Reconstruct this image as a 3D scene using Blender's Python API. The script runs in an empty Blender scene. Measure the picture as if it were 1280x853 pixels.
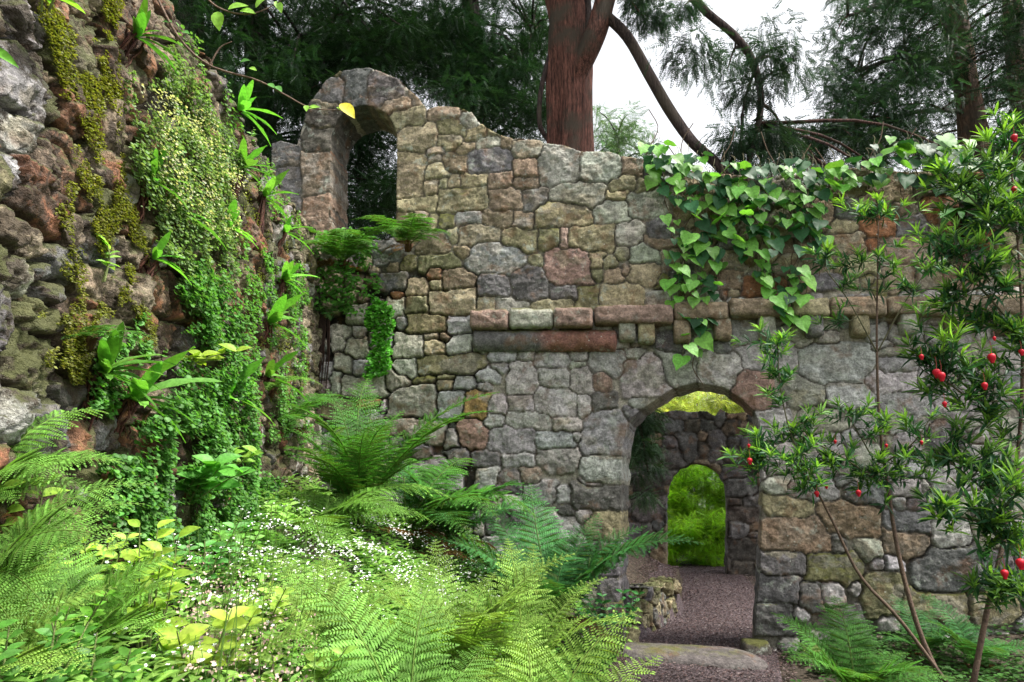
import bpy, math, random
import numpy as np
from mathutils import Vector, Matrix

# ------------------------------------------------------------------ camera, world, sun, exposure
S = bpy.context.scene
C = S.collection
F_PX, CX, CY, HORIZON = 900.0, 640.0, 426.5, 620.0      # photo pixels (1280 x 853)
EYE = np.array([0.0, 0.0, 1.5])
PITCH = math.atan((HORIZON - CY) / F_PX)
cam = bpy.data.cameras.new('camera')
cam.sensor_width = 36.0
cam.lens = 36.0 * F_PX / 1280.0
cam.clip_start = 0.05
cam.clip_end = 3000
camo = bpy.data.objects.new('camera', cam)
C.objects.link(camo)
camo.location = EYE
camo.rotation_euler = (math.pi / 2 + PITCH, 0, 0)
S.camera = camo

SUN_EL, SUN_AZ = math.radians(60), math.radians(104)     # azimuth clockwise from +Y (north)
w = bpy.data.worlds.new('World'); S.world = w; w.use_nodes = True
nt = w.node_tree; nt.nodes.clear()
sky = nt.nodes.new('ShaderNodeTexSky'); sky.sky_type = 'NISHITA'; sky.sun_disc = False
sky.sun_elevation = SUN_EL; sky.sun_rotation = SUN_AZ; sky.air_density = 1.0; sky.dust_density = 3.0
hs = nt.nodes.new('ShaderNodeHueSaturation'); hs.inputs['Saturation'].default_value = 0.14; hs.inputs['Value'].default_value = 1.75
bg = nt.nodes.new('ShaderNodeBackground'); bg.inputs[1].default_value = 0.108
wo = nt.nodes.new('ShaderNodeOutputWorld')
nt.links.new(sky.outputs[0], hs.inputs['Color']); nt.links.new(hs.outputs[0], bg.inputs[0]); nt.links.new(bg.outputs[0], wo.inputs[0])

sl = bpy.data.lights.new('sun', 'SUN'); sl.energy = 4.3; sl.angle = math.radians(12); sl.color = (1.0, 0.96, 0.88)
so = bpy.data.objects.new('sun', sl); C.objects.link(so)
sd = Vector((math.sin(SUN_AZ) * math.cos(SUN_EL), math.cos(SUN_AZ) * math.cos(SUN_EL), math.sin(SUN_EL)))
so.rotation_euler = sd.to_track_quat('Z', 'Y').to_euler(); so.location = (8, -2, 14)

S.view_settings.view_transform = 'Standard'
S.view_settings.look = 'None'
S.view_settings.exposure = 1.0
S.view_settings.gamma = 1.0
S.view_settings.use_curve_mapping = False
S.render.engine = 'CYCLES'
S.cycles.max_bounces = 6; S.cycles.diffuse_bounces = 3; S.cycles.glossy_bounces = 2
S.cycles.transmission_bounces = 3; S.cycles.transparent_max_bounces = 4
S.cycles.use_denoising = True

rng = np.random.default_rng(11)
random.seed(11)

# ------------------------------------------------------------------ pixel -> world helpers
cp, sp_ = math.cos(PITCH), math.sin(PITCH)
def rays(px, py):
    px = np.asarray(px, float); py = np.asarray(py, float)
    x = (px - CX) / F_PX; y = (CY - py) / F_PX
    d = np.stack([x, cp - sp_ * y, sp_ + cp * y], -1)
    return d
def at(px, py, Y):
    d = rays(px, py); return EYE + d * (np.asarray(Y, float) / d[..., 1])[..., None]
class Plane:
    """a wall plane with its own u (along), v (up the face) and n (towards the viewer) axes"""
    def __init__(s, P0, U, V):
        s.P0 = np.array(P0, float); U = np.array(U, float); s.U = U / np.linalg.norm(U)
        V = np.array(V, float); V = V - s.U * (V @ s.U); s.V = V / np.linalg.norm(V)
        s.N = np.cross(s.U, s.V)
    def uv(s, px, py):
        d = rays(px, py); t = ((s.P0 - EYE) @ s.N) / (d @ s.N)
        Q = EYE + d * t[..., None] - s.P0
        return np.stack([Q @ s.U, Q @ s.V], -1)
    def pt(s, u, v, h=0.0):
        return s.P0 + np.asarray(u)[..., None] * s.U + np.asarray(v)[..., None] * s.V + np.asarray(h)[..., None] * s.N if np.ndim(u) else s.P0 + u * s.U + v * s.V + h * s.N
    def px(s, px, py, h=0.0):
        q = s.uv(np.array([px], float), np.array([py], float))[0]
        return s.pt(q[0], q[1], h)

# ------------------------------------------------------------------ noise
def _h(ix, iy, seed):
    n = (ix.astype(np.int64) * 374761393 + iy.astype(np.int64) * 668265263 + seed * 974634777) & 0xffffffff
    n = ((n ^ (n >> 13)) * 1274126177) & 0xffffffff
    n = (n ^ (n >> 16)) & 0xffffffff
    return n / 4294967295.0
def vn(x, y, seed=0):
    x = np.asarray(x, float); y = np.asarray(y, float)
    ix = np.floor(x); iy = np.floor(y); fx = x - ix; fy = y - iy
    fx = fx * fx * (3 - 2 * fx); fy = fy * fy * (3 - 2 * fy)
    a = _h(ix, iy, seed); b = _h(ix + 1, iy, seed); c = _h(ix, iy + 1, seed); d = _h(ix + 1, iy + 1, seed)
    return (a + (b - a) * fx) * (1 - fy) + (c + (d - c) * fx) * fy
def fbm(x, y, seed=0, oct=4):
    r = 0; a = 0.5
    for i in range(oct):
        r = r + a * vn(np.asarray(x) * 2 ** i, np.asarray(y) * 2 ** i, seed + i * 17); a *= 0.5
    return r / (1 - 0.5 ** oct)
def sstep(a, b, x):
    t = np.clip((np.asarray(x, float) - a) / (b - a), 0, 1); return t * t * (3 - 2 * t)
def unit(v):
    return v / np.maximum(np.linalg.norm(v, axis=-1, keepdims=True), 1e-9)
def inpoly(x, y, poly):
    poly = np.asarray(poly, float); r = np.zeros(np.shape(x), bool); n = len(poly)
    for i in range(n):
        x0, y0 = poly[i]; x1, y1 = poly[(i + 1) % n]
        if y0 == y1: continue
        c = ((y0 > y) != (y1 > y)) & (x < (x1 - x0) * (y - y0) / (y1 - y0) + x0)
        r ^= c
    return r

# ------------------------------------------------------------------ object helpers
def link(o, parent=None):
    C.objects.link(o)
    if parent is not None: o.parent = parent
    return o
def tag(o, label=None, cat=None, group=None, kind=None):
    if label: o['label'] = label
    if cat: o['category'] = cat
    if group: o['group'] = group
    if kind: o['kind'] = kind
    return o
def thing(name, loc, label, cat, group=None):
    o = bpy.data.objects.new(name, None); o.empty_display_size = 0.1; link(o)
    o.location = [float(a) for a in loc]; return tag(o, label, cat, group)
def mesh_data(name, V, faces, col=None, smooth=True):
    me = bpy.data.meshes.new(name)
    V = np.asarray(V, np.float32)
    faces = [np.asarray(f, np.int32) for f in faces if len(f)]
    tot = sum(len(f) for f in faces)
    me.vertices.add(len(V)); me.vertices.foreach_set('co', V.ravel())
    lv = np.concatenate([f.ravel() for f in faces]); me.loops.add(len(lv)); me.loops.foreach_set('vertex_index', lv)
    me.polygons.add(tot)
    ls = []; o = 0
    for f in faces:
        k = f.shape[1]; ls.append(o + np.arange(len(f)) * k); o += len(f) * k
    me.polygons.foreach_set('loop_start', np.concatenate(ls).astype(np.int32))
    me.update(calc_edges=True)
    me.polygons.foreach_set('use_smooth', np.full(tot, smooth, bool))
    if col is not None:
        a = me.color_attributes.new('col', 'FLOAT_COLOR', 'POINT')
        c = np.ones((len(V), 4), np.float32); c[:, :col.shape[1]] = col
        a.data.foreach_set('color', c.ravel())
    me.update()
    return me
def mk(name, V, faces, mat, parent=None, col=None, smooth=True):
    me = mesh_data(name, V, faces, col, smooth); me.materials.append(mat)
    o = bpy.data.objects.new(name, me)
    link(o, parent)
    if parent is not None:
        o.matrix_parent_inverse = Matrix.Translation(parent.location).inverted()
    return o
class MB:
    """collects pieces of ONE mesh"""
    def __init__(s): s.V = []; s.F3 = []; s.F4 = []; s.c = []; s.n = 0
    def add(s, V, F3=None, F4=None, col=(0.3, 0.3, 0.3)):
        V = np.asarray(V, float).reshape(-1, 3); col = np.asarray(col, float)
        if col.ndim == 1: col = np.tile(col, (len(V), 1))
        if F3 is not None and len(F3): s.F3.append(np.asarray(F3) + s.n)
        if F4 is not None and len(F4): s.F4.append(np.asarray(F4) + s.n)
        s.V.append(V); s.c.append(col); s.n += len(V)
    def tube(s, P, R, n=8, col=(0.2, 0.15, 0.1), rough=0.0, seed=0, cap=True):
        P = np.asarray(P, float); R = np.broadcast_to(np.asarray(R, float), (len(P),))
        T = unit(np.gradient(P, axis=0)); a = np.array([0.3, 0.2, 1.0]) if abs(T[0][2]) < 0.9 else np.array([1.0, 0.2, 0.1])
        V = []
        nrm = unit(np.cross(T[0], a))
        for i in range(len(P)):
            nrm = unit(nrm - T[i] * (nrm @ T[i])); b = np.cross(T[i], nrm)
            ang = np.arange(n) * 2 * math.pi / n
            rr = R[i] * (1 + rough * (vn(np.cos(ang) * 2.2 + 5 + seed, np.full(n, i * 0.11) + np.sin(ang) * 2.2, seed) - 0.5) * 2)
            V.append(P[i] + rr[:, None] * (np.cos(ang)[:, None] * nrm + np.sin(ang)[:, None] * b))
        V = np.concatenate(V); q = []
        idx = np.arange(n)
        for i in range(len(P) - 1):
            q.append(np.stack([i * n + idx, i * n + (idx + 1) % n, (i + 1) * n + (idx + 1) % n, (i + 1) * n + idx], -1))
        F3 = []
        if cap:
            m = len(V); V = np.concatenate([V, P[:1], P[-1:]])
            F3 = np.concatenate([np.stack([np.full(n, m), (idx + 1) % n, idx], -1),
                                 np.stack([np.full(n, m + 1), (len(P) - 1) * n + idx, (len(P) - 1) * n + (idx + 1) % n], -1)])
        s.add(V, F3, np.concatenate(q), col)
    def scatter(s, tmpl, pos, X, N, size, col, wid=1.0):
        """copies of a leaf template: X = leaf axis, N = normal hint"""
        TV, T3, T4 = tmpl; n = len(pos)
        if n == 0: return
        X = unit(np.asarray(X, float)); N = np.asarray(N, float)
        N = N - X * (N * X).sum(-1, keepdims=True)
        bad = np.linalg.norm(N, axis=-1) < 1e-3
        N[bad] = np.cross(X[bad], [0.3, 0.9, 0.2]); N = unit(N)
        Yv = np.cross(N, X)
        size = np.broadcast_to(np.asarray(size, float), (n,)); wid = np.broadcast_to(np.asarray(wid, float), (n,))
        V = pos[:, None, :] + size[:, None, None] * (TV[None, :, 0, None] * X[:, None] + (wid[:, None] * TV[None, :, 1])[..., None] * Yv[:, None] + TV[None, :, 2, None] * N[:, None])
        m = len(TV); off = (np.arange(n) * m)[:, None, None]
        F3 = (T3[None] + off).reshape(-1, 3) if len(T3) else None
        F4 = (T4[None] + off).reshape(-1, 4) if len(T4) else None
        col = np.asarray(col, float)
        if col.ndim == 1: col = np.tile(col, (n, 1))
        s.add(V.reshape(-1, 3), F3, F4, np.repeat(col, m, 0))
    def build(s, name, mat, parent=None, smooth=True):
        V = np.concatenate(s.V); f = []
        if s.F3: f.append(np.concatenate(s.F3))
        if s.F4: f.append(np.concatenate(s.F4))
        return mk(name, V, f, mat, parent, np.concatenate(s.c), smooth)
def spline(pts, n):
    """smooth curve through points (Catmull-Rom)"""
    P = np.asarray(pts, float); P = np.concatenate([[2 * P[0] - P[1]], P, [2 * P[-1] - P[-2]]])
    k = len(P) - 3; t = np.linspace(0, k - 1e-6, n); i = t.astype(int); f = (t - i)[:, None]
    a, b, c, d = P[i], P[i + 1], P[i + 2], P[i + 3]
    return 0.5 * ((2 * b) + (-a + c) * f + (2 * a - 5 * b + 4 * c - d) * f ** 2 + (-a + 3 * b - 3 * c + d) * f ** 3)
def vary(base, n, hue=0.12, val=0.3, rg=None):
    """per-leaf colour variation about a base colour"""
    g = rg or rng
    b = np.asarray(base, float); c = b[None] * (1 + (g.random((n, 1)) - 0.5) * 2 * val)
    c = c * (1 + (g.random((n, 3)) - 0.5) * 2 * hue); return np.clip(c, 0.002, 0.95)

# leaf templates: (verts, tris, quads); x along the leaf, y across, z up
def T_fold(up=0.06):
    return (np.array([(0, 0, 0), (.45, .5, up), (1, 0, -.04), (.45, -.5, up)], float), np.array([(0, 2, 1), (0, 3, 2)]), np.zeros((0, 4), int))
def T_strip(prof, curl=0.15, fold=0.12, wave=0.0):
    """prof: list of (t, halfwidth); midrib lower than the margins"""
    V = []; Q = []
    for i, (t, h) in enumerate(prof):
        z = -curl * t * t; wv = wave * math.sin(i * 2.1)
        V += [(t, h, z + fold * h + wv), (t, 0, z), (t, -h, z + fold * h - wv)]
    for i in range(len(prof) - 1):
        a = i * 3; Q += [(a, a + 1, a + 4, a + 3), (a + 1, a + 2, a + 5, a + 4)]
    return (np.array(V, float), np.zeros((0, 3), int), np.array([q[::-1] for q in Q]))
T_DIA = T_fold()
T_LANCE = T_strip([(0, .01), (.12, .045), (.4, .10), (.7, .075), (.9, .03), (1, .003)], 0.18, 0.5)
T_OVATE = T_strip([(0, .02), (.12, .17), (.3, .26), (.5, .27), (.72, .19), (.9, .08), (1, .005)], 0.22, 0.35)
T_STRAP = T_strip([(0, .02), (.08, .05), (.2, .075), (.35, .085), (.5, .09), (.65, .085), (.8, .07), (.92, .04), (1, .004)], 0.42, 0.4, 0.012)
T_STRAP2 = T_strip([(0, .02), (.08, .06), (.2, .085), (.35, .095), (.5, .1), (.65, .095), (.8, .07), (.92, .035), (1, .004)], 0.12, 0.3, 0.02)
def T_ivy():
    o = [(0, 0), (-.10, .16), (-.09, .33), (.03, .45), (.17, .47), (.33, .40), (.50, .36), (.66, .22), (.84, .09), (1, 0)]
    o = o + [(x, -y) for x, y in o[-2:0:-1]]
    V = [(x, y, 0.10 * abs(y) - 0.16 * x * x + 0.025 * math.sin(x * 9 + y * 5)) for x, y in o]
    V.append((.34, 0, -0.03)); m = len(o)
    F = []
    for i in range(m):
        a, b = i, (i + 1) % m
        F.append((m, b, a))
    return (np.array(V), np.array(F), np.zeros((0, 4), int))
T_IVY = T_ivy()
def T_round():
    k = 7; V = [(0.5 + 0.5 * math.cos(a), 0.5 * math.sin(a), 0.06 * math.cos(2 * a)) for a in [2 * math.pi * i / k + math.pi for i in range(k)]] + [(.5, 0, -.05)]
    return (np.array(V), np.array([(k, i, (i + 1) % k) for i in range(k)]), np.zeros((0, 4), int))
T_ROUND = T_round()
def T_flower():
    V = [(0, 0, 0)]; F = []
    for i in range(5):
        a = i * 2 * math.pi / 5
        for r, da, z in ((.5, -.42, .1), (.62, 0, .16), (.5, .42, .1)):
            V.append((r * math.cos(a + da), r * math.sin(a + da), z))
        b = 1 + i * 3; F += [(0, b, b + 1), (0, b + 1, b + 2)]
    return (np.array(V), np.array(F), np.zeros((0, 4), int))
T_FLOWER = T_flower()
def T_yew(k=10, L=0.20, w=0.05):
    """a flat twig of conifer needles"""
    V = []; Q = []
    for i in range(k):
        t = (i + .5) / k
        for sgn in (-1, 1):
            l = L * (1 - 0.55 * t) * (0.8 + 0.4 * random.random()); dz = (random.random() - .5) * 0.09
            b = np.array([t, 0, -0.18 * t * t]); e = b + np.array([l * .62, sgn * l, dz]); m = (b + e) / 2; s_ = np.array([w / 2, -sgn * w * .3, .012])
            n = len(V); V += [b, m + s_, e, m - s_]; Q.append((n, n + 1, n + 2, n + 3))
    n = len(V); V += [(0, -.01, 0), (0, .01, 0), (1, .004, -.18), (1, -.004, -.18)]; Q.append((n, n + 1, n + 2, n + 3))
    return (np.array(V, float), np.zeros((0, 3), int), np.array(Q))
T_YEW = [T_yew() for _ in range(4)]

# ------------------------------------------------------------------ materials
def newmat(name):
    m = bpy.data.materials.new(name); m.use_nodes = True
    n = m.node_tree; n.nodes.clear(); return m, n
class NB:
    def __init__(s, tree): s.t = tree
    def n(s, typ, **kw):
        nd = s.t.nodes.new(typ)
        for k, v in kw.items(): setattr(nd, k, v)
        return nd
    def l(s, a, b): s.t.links.new(a, b)
    def noise(s, scale, detail=5, rough=0.6, vec=None, dim='3D'):
        nd = s.n('ShaderNodeTexNoise'); nd.inputs['Scale'].default_value = scale; nd.inputs['Detail'].default_value = detail; nd.inputs['Roughness'].default_value = rough
        s.l(vec if vec is not None else s.co(), nd.inputs['Vector']); return nd.outputs['Fac']
    def co(s):
        if not hasattr(s, '_co'): s._co = s.n('ShaderNodeNewGeometry').outputs['Position']
        return s._co
    def ramp(s, x, a, b, lo=0.0, hi=1.0):
        nd = s.n('ShaderNodeMapRange'); nd.interpolation_type = 'SMOOTHSTEP'
        nd.inputs['From Min'].default_value = a; nd.inputs['From Max'].default_value = b; nd.inputs['To Min'].default_value = lo; nd.inputs['To Max'].default_value = hi
        s.l(x, nd.inputs['Value']); return nd.outputs['Result']
    def math(s, op, a, b=None):
        nd = s.n('ShaderNodeMath', operation=op)
        for i, v in enumerate((a, b)):
            if v is None: continue
            if isinstance(v, (int, float)): nd.inputs[i].default_value = v
            else: s.l(v, nd.inputs[i])
        return nd.outputs[0]
    def mix(s, f, a, b, mode='MIX'):
        nd = s.n('ShaderNodeMix', data_type='RGBA', blend_type=mode)
        for k, v in ((0, f), (6, a), (7, b)):
            if isinstance(v, (int, float)): nd.inputs[k].default_value = v
            elif isinstance(v, tuple): nd.inputs[k].default_value = (*v, 1)
            else: s.l(v, nd.inputs[k])
        return nd.outputs[2]
def stone_mat(name, moss=0.5, lichen=0.5, wet=0.0, soil=0.0, bump=1.0, mossc=(.15, .15, .03)):
    """masonry: per-stone colour from the mesh, weathering, lichen and moss by noise"""
    m, t = newmat(name); b = NB(t)
    at_ = b.n('ShaderNodeAttribute', attribute_name='col'); col = at_.outputs['Color']; mossy = at_.outputs['Alpha']
    n1 = b.noise(3.1, 6, .65); n2 = b.noise(13, 6, .7); n3 = b.noise(55, 4, .7); n4 = b.noise(170, 3, .6)
    v = b.math('MULTIPLY', b.ramp(n2, .3, .72, .55, 1.35), b.ramp(n3, .3, .7, .68, 1.30))
    g = b.n('ShaderNodeCombineColor'); [b.l(v, g.inputs[i]) for i in range(3)]
    c = b.mix(1.0, col, g.outputs[0], 'MULTIPLY')
    # iron stain
    st = b.math('MULTIPLY', b.ramp(b.noise(5.3, 4, .6), .54, .68), 0.5)
    c = b.mix(st, c, (.17, .085, .04))
    # pale crusts of lichen
    lf = b.math('MULTIPLY', b.ramp(b.noise(8.5, 7, .72), .54, .64), b.ramp(n1, .40, .62))
    c = b.mix(b.math('MULTIPLY', lf, lichen), c, (.37, .40, .34))
    vo = b.n('ShaderNodeTexVoronoi'); vo.inputs['Scale'].default_value = 21; b.l(b.co(), vo.inputs['Vector'])
    sp = b.math('MULTIPLY', b.ramp(vo.outputs['Distance'], .10, .19, 1, 0), b.ramp(b.noise(6, 3, .6), .52, .60))
    c = b.mix(b.math('MULTIPLY', sp, .8 * lichen), c, (.52, .53, .47))
    # dark cracks / soot
    dk = b.ramp(b.noise(24, 8, .8), .60, .68)
    c = b.mix(b.math('MULTIPLY', dk, .55), c, (.035, .03, .028))
    if soil:                                                     # rooty brown soil and dead moss clinging to the face
        c = b.mix(b.math('MULTIPLY', b.ramp(b.noise(3.7, 7, .75), .46, .55), soil), c, b.mix(n3, (.018, .013, .008), (.055, .034, .016)))
    # moss: lodges where the surface turns up
    nz = b.n('ShaderNodeSeparateXYZ'); b.l(b.n('ShaderNodeNewGeometry').outputs['Normal'], nz.inputs[0])
    mm = b.math('ADD', b.math('MULTIPLY', nz.outputs['Z'], .55), b.math('ADD', b.math('MULTIPLY', mossy, .65), b.math('MULTIPLY', n1, 1.0)))
    mf = b.math('MULTIPLY', b.ramp(b.math('ADD', mm, b.math('MULTIPLY', n3, .35)), 1.16 - moss * .2, 1.40 - moss * .2), .88)
    mc = b.mix(n2, (.035, .042, .010), mossc)
    c = b.mix(mf, c, mc)
    p = b.n('ShaderNodeBsdfPrincipled'); b.l(c, p.inputs['Base Color'])
    p.inputs['Roughness'].default_value = .86 - .25 * wet; p.inputs['Specular IOR Level'].default_value = .3 + wet * .3
    hgt = b.math('ADD', b.math('MULTIPLY', n2, .020), b.math('ADD', b.math('MULTIPLY', n3, .009), b.math('ADD', b.math('MULTIPLY', n4, .003), b.math('MULTIPLY', dk, -.006))))
    bp = b.n('ShaderNodeBump'); bp.inputs['Distance'].default_value = bump; bp.inputs['Strength'].default_value = .9
    b.l(hgt, bp.inputs['Height']); b.l(bp.outputs[0], p.inputs['Normal'])
    o = b.n('ShaderNodeOutputMaterial'); b.l(p.outputs[0], o.inputs[0]); return m
def leaf_mat(name, trans=.4, rough=.5, spec=.35):
    m, t = newmat(name); b = NB(t)
    col = b.n('ShaderNodeAttribute', attribute_name='col').outputs['Color']
    oi = b.n('ShaderNodeObjectInfo'); v = b.ramp(oi.outputs['Random'], 0, 1, .82, 1.18)
    g = b.n('ShaderNodeCombineColor'); [b.l(b.math('MULTIPLY', v, b.ramp(b.noise(60, 2, .5), .3, .7, .8, 1.2)), g.inputs[i]) for i in range(3)]
    c = b.mix(1.0, col, g.outputs[0], 'MULTIPLY')
    p = b.n('ShaderNodeBsdfPrincipled'); b.l(c, p.inputs['Base Color']); p.inputs['Roughness'].default_value = rough; p.inputs['Specular IOR Level'].default_value = spec
    tr = b.n('ShaderNodeBsdfTranslucent'); b.l(b.mix(1.0, c, (1.25, 1.35, .6), 'MULTIPLY'), tr.inputs['Color'])
    ms = b.n('ShaderNodeMixShader'); ms.inputs[0].default_value = trans; b.l(p.outputs[0], ms.inputs[1]); b.l(tr.outputs[0], ms.inputs[2])
    o = b.n('ShaderNodeOutputMaterial'); b.l(ms.outputs[0], o.inputs[0]); return m
def plain_mat(name, rough=.8, var=.5, scale=20, bump=.01, stretch=None, spec=.3, var2=None):
    """vertex colour with noise (bark, petals, soil)"""
    m, t = newmat(name); b = NB(t)
    col = b.n('ShaderNodeAttribute', attribute_name='col').outputs['Color']
    vec = b.co()
    if stretch:
        mp = b.n('ShaderNodeMapping'); mp.inputs['Scale'].default_value = stretch; b.l(vec, mp.inputs['Vector']); vec = mp.outputs[0]
    n1 = b.noise(scale, 6, .65, vec); n2 = b.noise(scale * 4, 4, .6, vec)
    v = b.math('MULTIPLY', b.ramp(n1, .3, .7, 1 - var, 1 + var), b.ramp(n2, .3, .7, 1 - var * .5, 1 + var * .5))
    g = b.n('ShaderNodeCombineColor'); [b.l(v, g.inputs[i]) for i in range(3)]
    c = b.mix(1.0, col, g.outputs[0], 'MULTIPLY')
    if var2: c = b.mix(b.ramp(b.noise(scale * .25, 4, .6), .5, .65), c, var2)
    p = b.n('ShaderNodeBsdfPrincipled'); b.l(c, p.inputs['Base Color']); p.inputs['Roughness'].default_value = rough; p.inputs['Specular IOR Level'].default_value = spec
    if bump:
        bp = b.n('ShaderNodeBump'); bp.inputs['Distance'].default_value = bump * 2; bp.inputs['Strength'].default_value = 1.0
        b.l(b.math('ADD', n1, b.math('MULTIPLY', n2, .4)), bp.inputs['Height']); b.l(bp.outputs[0], p.inputs['Normal'])
    o = b.n('ShaderNodeOutputMaterial'); b.l(p.outputs[0], o.inputs[0]); return m
M_wall = stone_mat('weathered_sandstone', .35, .75, bump=1.15)
M_left = stone_mat('mossy_rubble', 1.55, .06, .4, .92, 1.9, (.075, .08, .016))
M_dark = stone_mat('dark_rubble', .2, .12, mossc=(.07, .08, .02))
M_leaf = leaf_mat('leaf', .42, .5, .3)
M_fern = leaf_mat('fern_leaf', .45, .6, .2)
M_gloss = leaf_mat('glossy_leaf', .34, .46, .22)
M_needle = leaf_mat('needle', .25, .5, .3)
M_bark = plain_mat('yew_bark', .85, .75, 6, .05, (6, 6, .5), var2=(.10, .075, .055))
M_twig = plain_mat('twig', .8, .3, 30, .004)
M_soil = plain_mat('soil', .95, .5, 9, .02)
M_mulch = plain_mat('mulch', .9, .6, 45, .012)
M_petal = plain_mat('petal', .5, .1, 40, 0)
M_slab = stone_mat('worn_slab', 0, .2)

STONE = {'g': (.37, .352, .34), 'o': (.31, .27, .165), 'r': (.29, .20, .16), 'b': (.25, .19, .13), 'm': (.20, .18, .10),
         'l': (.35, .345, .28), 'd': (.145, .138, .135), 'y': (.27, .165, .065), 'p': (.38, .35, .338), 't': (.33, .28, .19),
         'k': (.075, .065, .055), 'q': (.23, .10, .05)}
MOSSY = {'m': .55, 'o': .25, 'l': .12, 'd': .15, 'b': .15, 'g': .02, 'q': .15}

# ------------------------------------------------------------------ terrain
def smin(a, b): return np.minimum(a, b)
PC_Y = [-2, 0, 3, 5.3, 6.6, 9, 12, 15, 20]; PC_X = [1.15, 1.15, 1.15, 1.24, 1.62, 2.35, 3.07, 3.9, 5.2]
def path_c(y): return np.interp(y, PC_Y, PC_X)
def left_x(y): return -1.92 + 0.042 * (6.8 - np.asarray(y))
RW_A, RW_B = np.array([1.10, 6.95]), np.array([1.80, 8.35])     # line of the low retaining wall in the passage
def gz(x, y):
    x = np.asarray(x, float); y = np.asarray(y, float)
    zp = 0.10 + 0.10 * sstep(5.2, 6.6, y) + 0.07 * sstep(7, 12, y)
    pc = path_c(y); dl = pc - 0.66 - x; dr = x - pc - 0.66
    front = zp + 0.45 * sstep(0, 0.6, dl) + 0.30 * sstep(.4, 1.6, dl) + (.28 * sstep(2.2, 5.4, y)) * sstep(.6, 1.8, dl)
    front = front + .42 * np.exp(-np.maximum(x - left_x(y), 0) / .45) * sstep(.6, 1.8, dl) + .10 * sstep(0, .6, dr) + .10 * sstep(.6, 2.5, dr)
    t = np.clip((y - RW_A[1]) / (RW_B[1] - RW_A[1]), 0, 1); lx = np.where(y < RW_B[1], RW_A[0] + t * (RW_B[0] - RW_A[0]), RW_B[0] + .25 * (y - RW_B[1]))
    d2 = lx - x
    back = zp + np.where(d2 > 0, .34 + .45 * sstep(0, 1.1, d2), 0.0) * sstep(11.8, 9.6, y) + .10 * sstep(.3, 2, x - pc - .9)
    z = np.where(y < 6.95, front, back)
    return z + .05 * (fbm(x * 2.2, y * 2.2, 5) - .5) * np.where((dl < 0) & (dr < 0), .3, 1)
def on_ground(px, Y, dz=0.0):
    """point of the ground straight below/above the picture column px at distance Y"""
    x = (px - CX) / F_PX * Y * cp                # near enough for a small pitch
    return np.array([x, Y, float(gz(x, Y)) + dz])
def grid_sheet(name, x0, x1, y0, y1, nx, ny, zf, mat, col, kind='structure', keep=None):
    X, Y = np.meshgrid(np.linspace(x0, x1, nx), np.linspace(y0, y1, ny)); Z = zf(X, Y)
    V = np.stack([X, Y, Z], -1).reshape(-1, 3); i = np.arange((ny - 1) * nx).reshape(ny - 1, nx)[:, :-1].ravel()
    Q = np.stack([i, i + 1, i + 1 + nx, i + nx], -1)
    if keep is not None:
        kx = V[Q].mean(1); Q = Q[keep(kx[:, 0], kx[:, 1])]
    o = mk(name, V, [Q], mat, None, np.tile(np.asarray(col, float), (len(V), 1))); tag(o, kind=kind); return o
grid_sheet('ground', -5, 8, -2.5, 17, 260, 390, gz, M_soil, (.055, .042, .03))
far = MB(); R_ = [(-900, -900), (900, -900), (900, 900), (-900, 900)]; Rn = [(-5.01, -2.51), (8.01, -2.51), (8.01, 17.01), (-5.01, 17.01)]
far.add([(x, y, -.1) for x, y in R_] + [(x, y, .02) for x, y in Rn], None, [(0, 1, 5, 4), (1, 2, 6, 5), (2, 3, 7, 6), (3, 0, 4, 7)], (.05, .07, .03))
tag(far.build('ground', M_soil, None, False), kind='structure')
# the mulch path
ys = np.linspace(-2.3, 16.5, 190); us = np.linspace(-.62, .62, 15)
PXs = path_c(ys)[:, None] + us[None] + .06 * (vn(ys * 2, ys * 0, 3)[:, None] - .5); PYs = np.repeat(ys[:, None], 15, 1)
V = np.stack([PXs, PYs, gz(PXs, PYs) + .012], -1).reshape(-1, 3); i = np.arange(189 * 15).reshape(189, 15)[:, :-1].ravel()
tag(mk('path', V, [np.stack([i, i + 1, i + 16, i + 15], -1)], M_mulch, None, np.tile([.105, .078, .083], (len(V), 1))), kind='structure')

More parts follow.
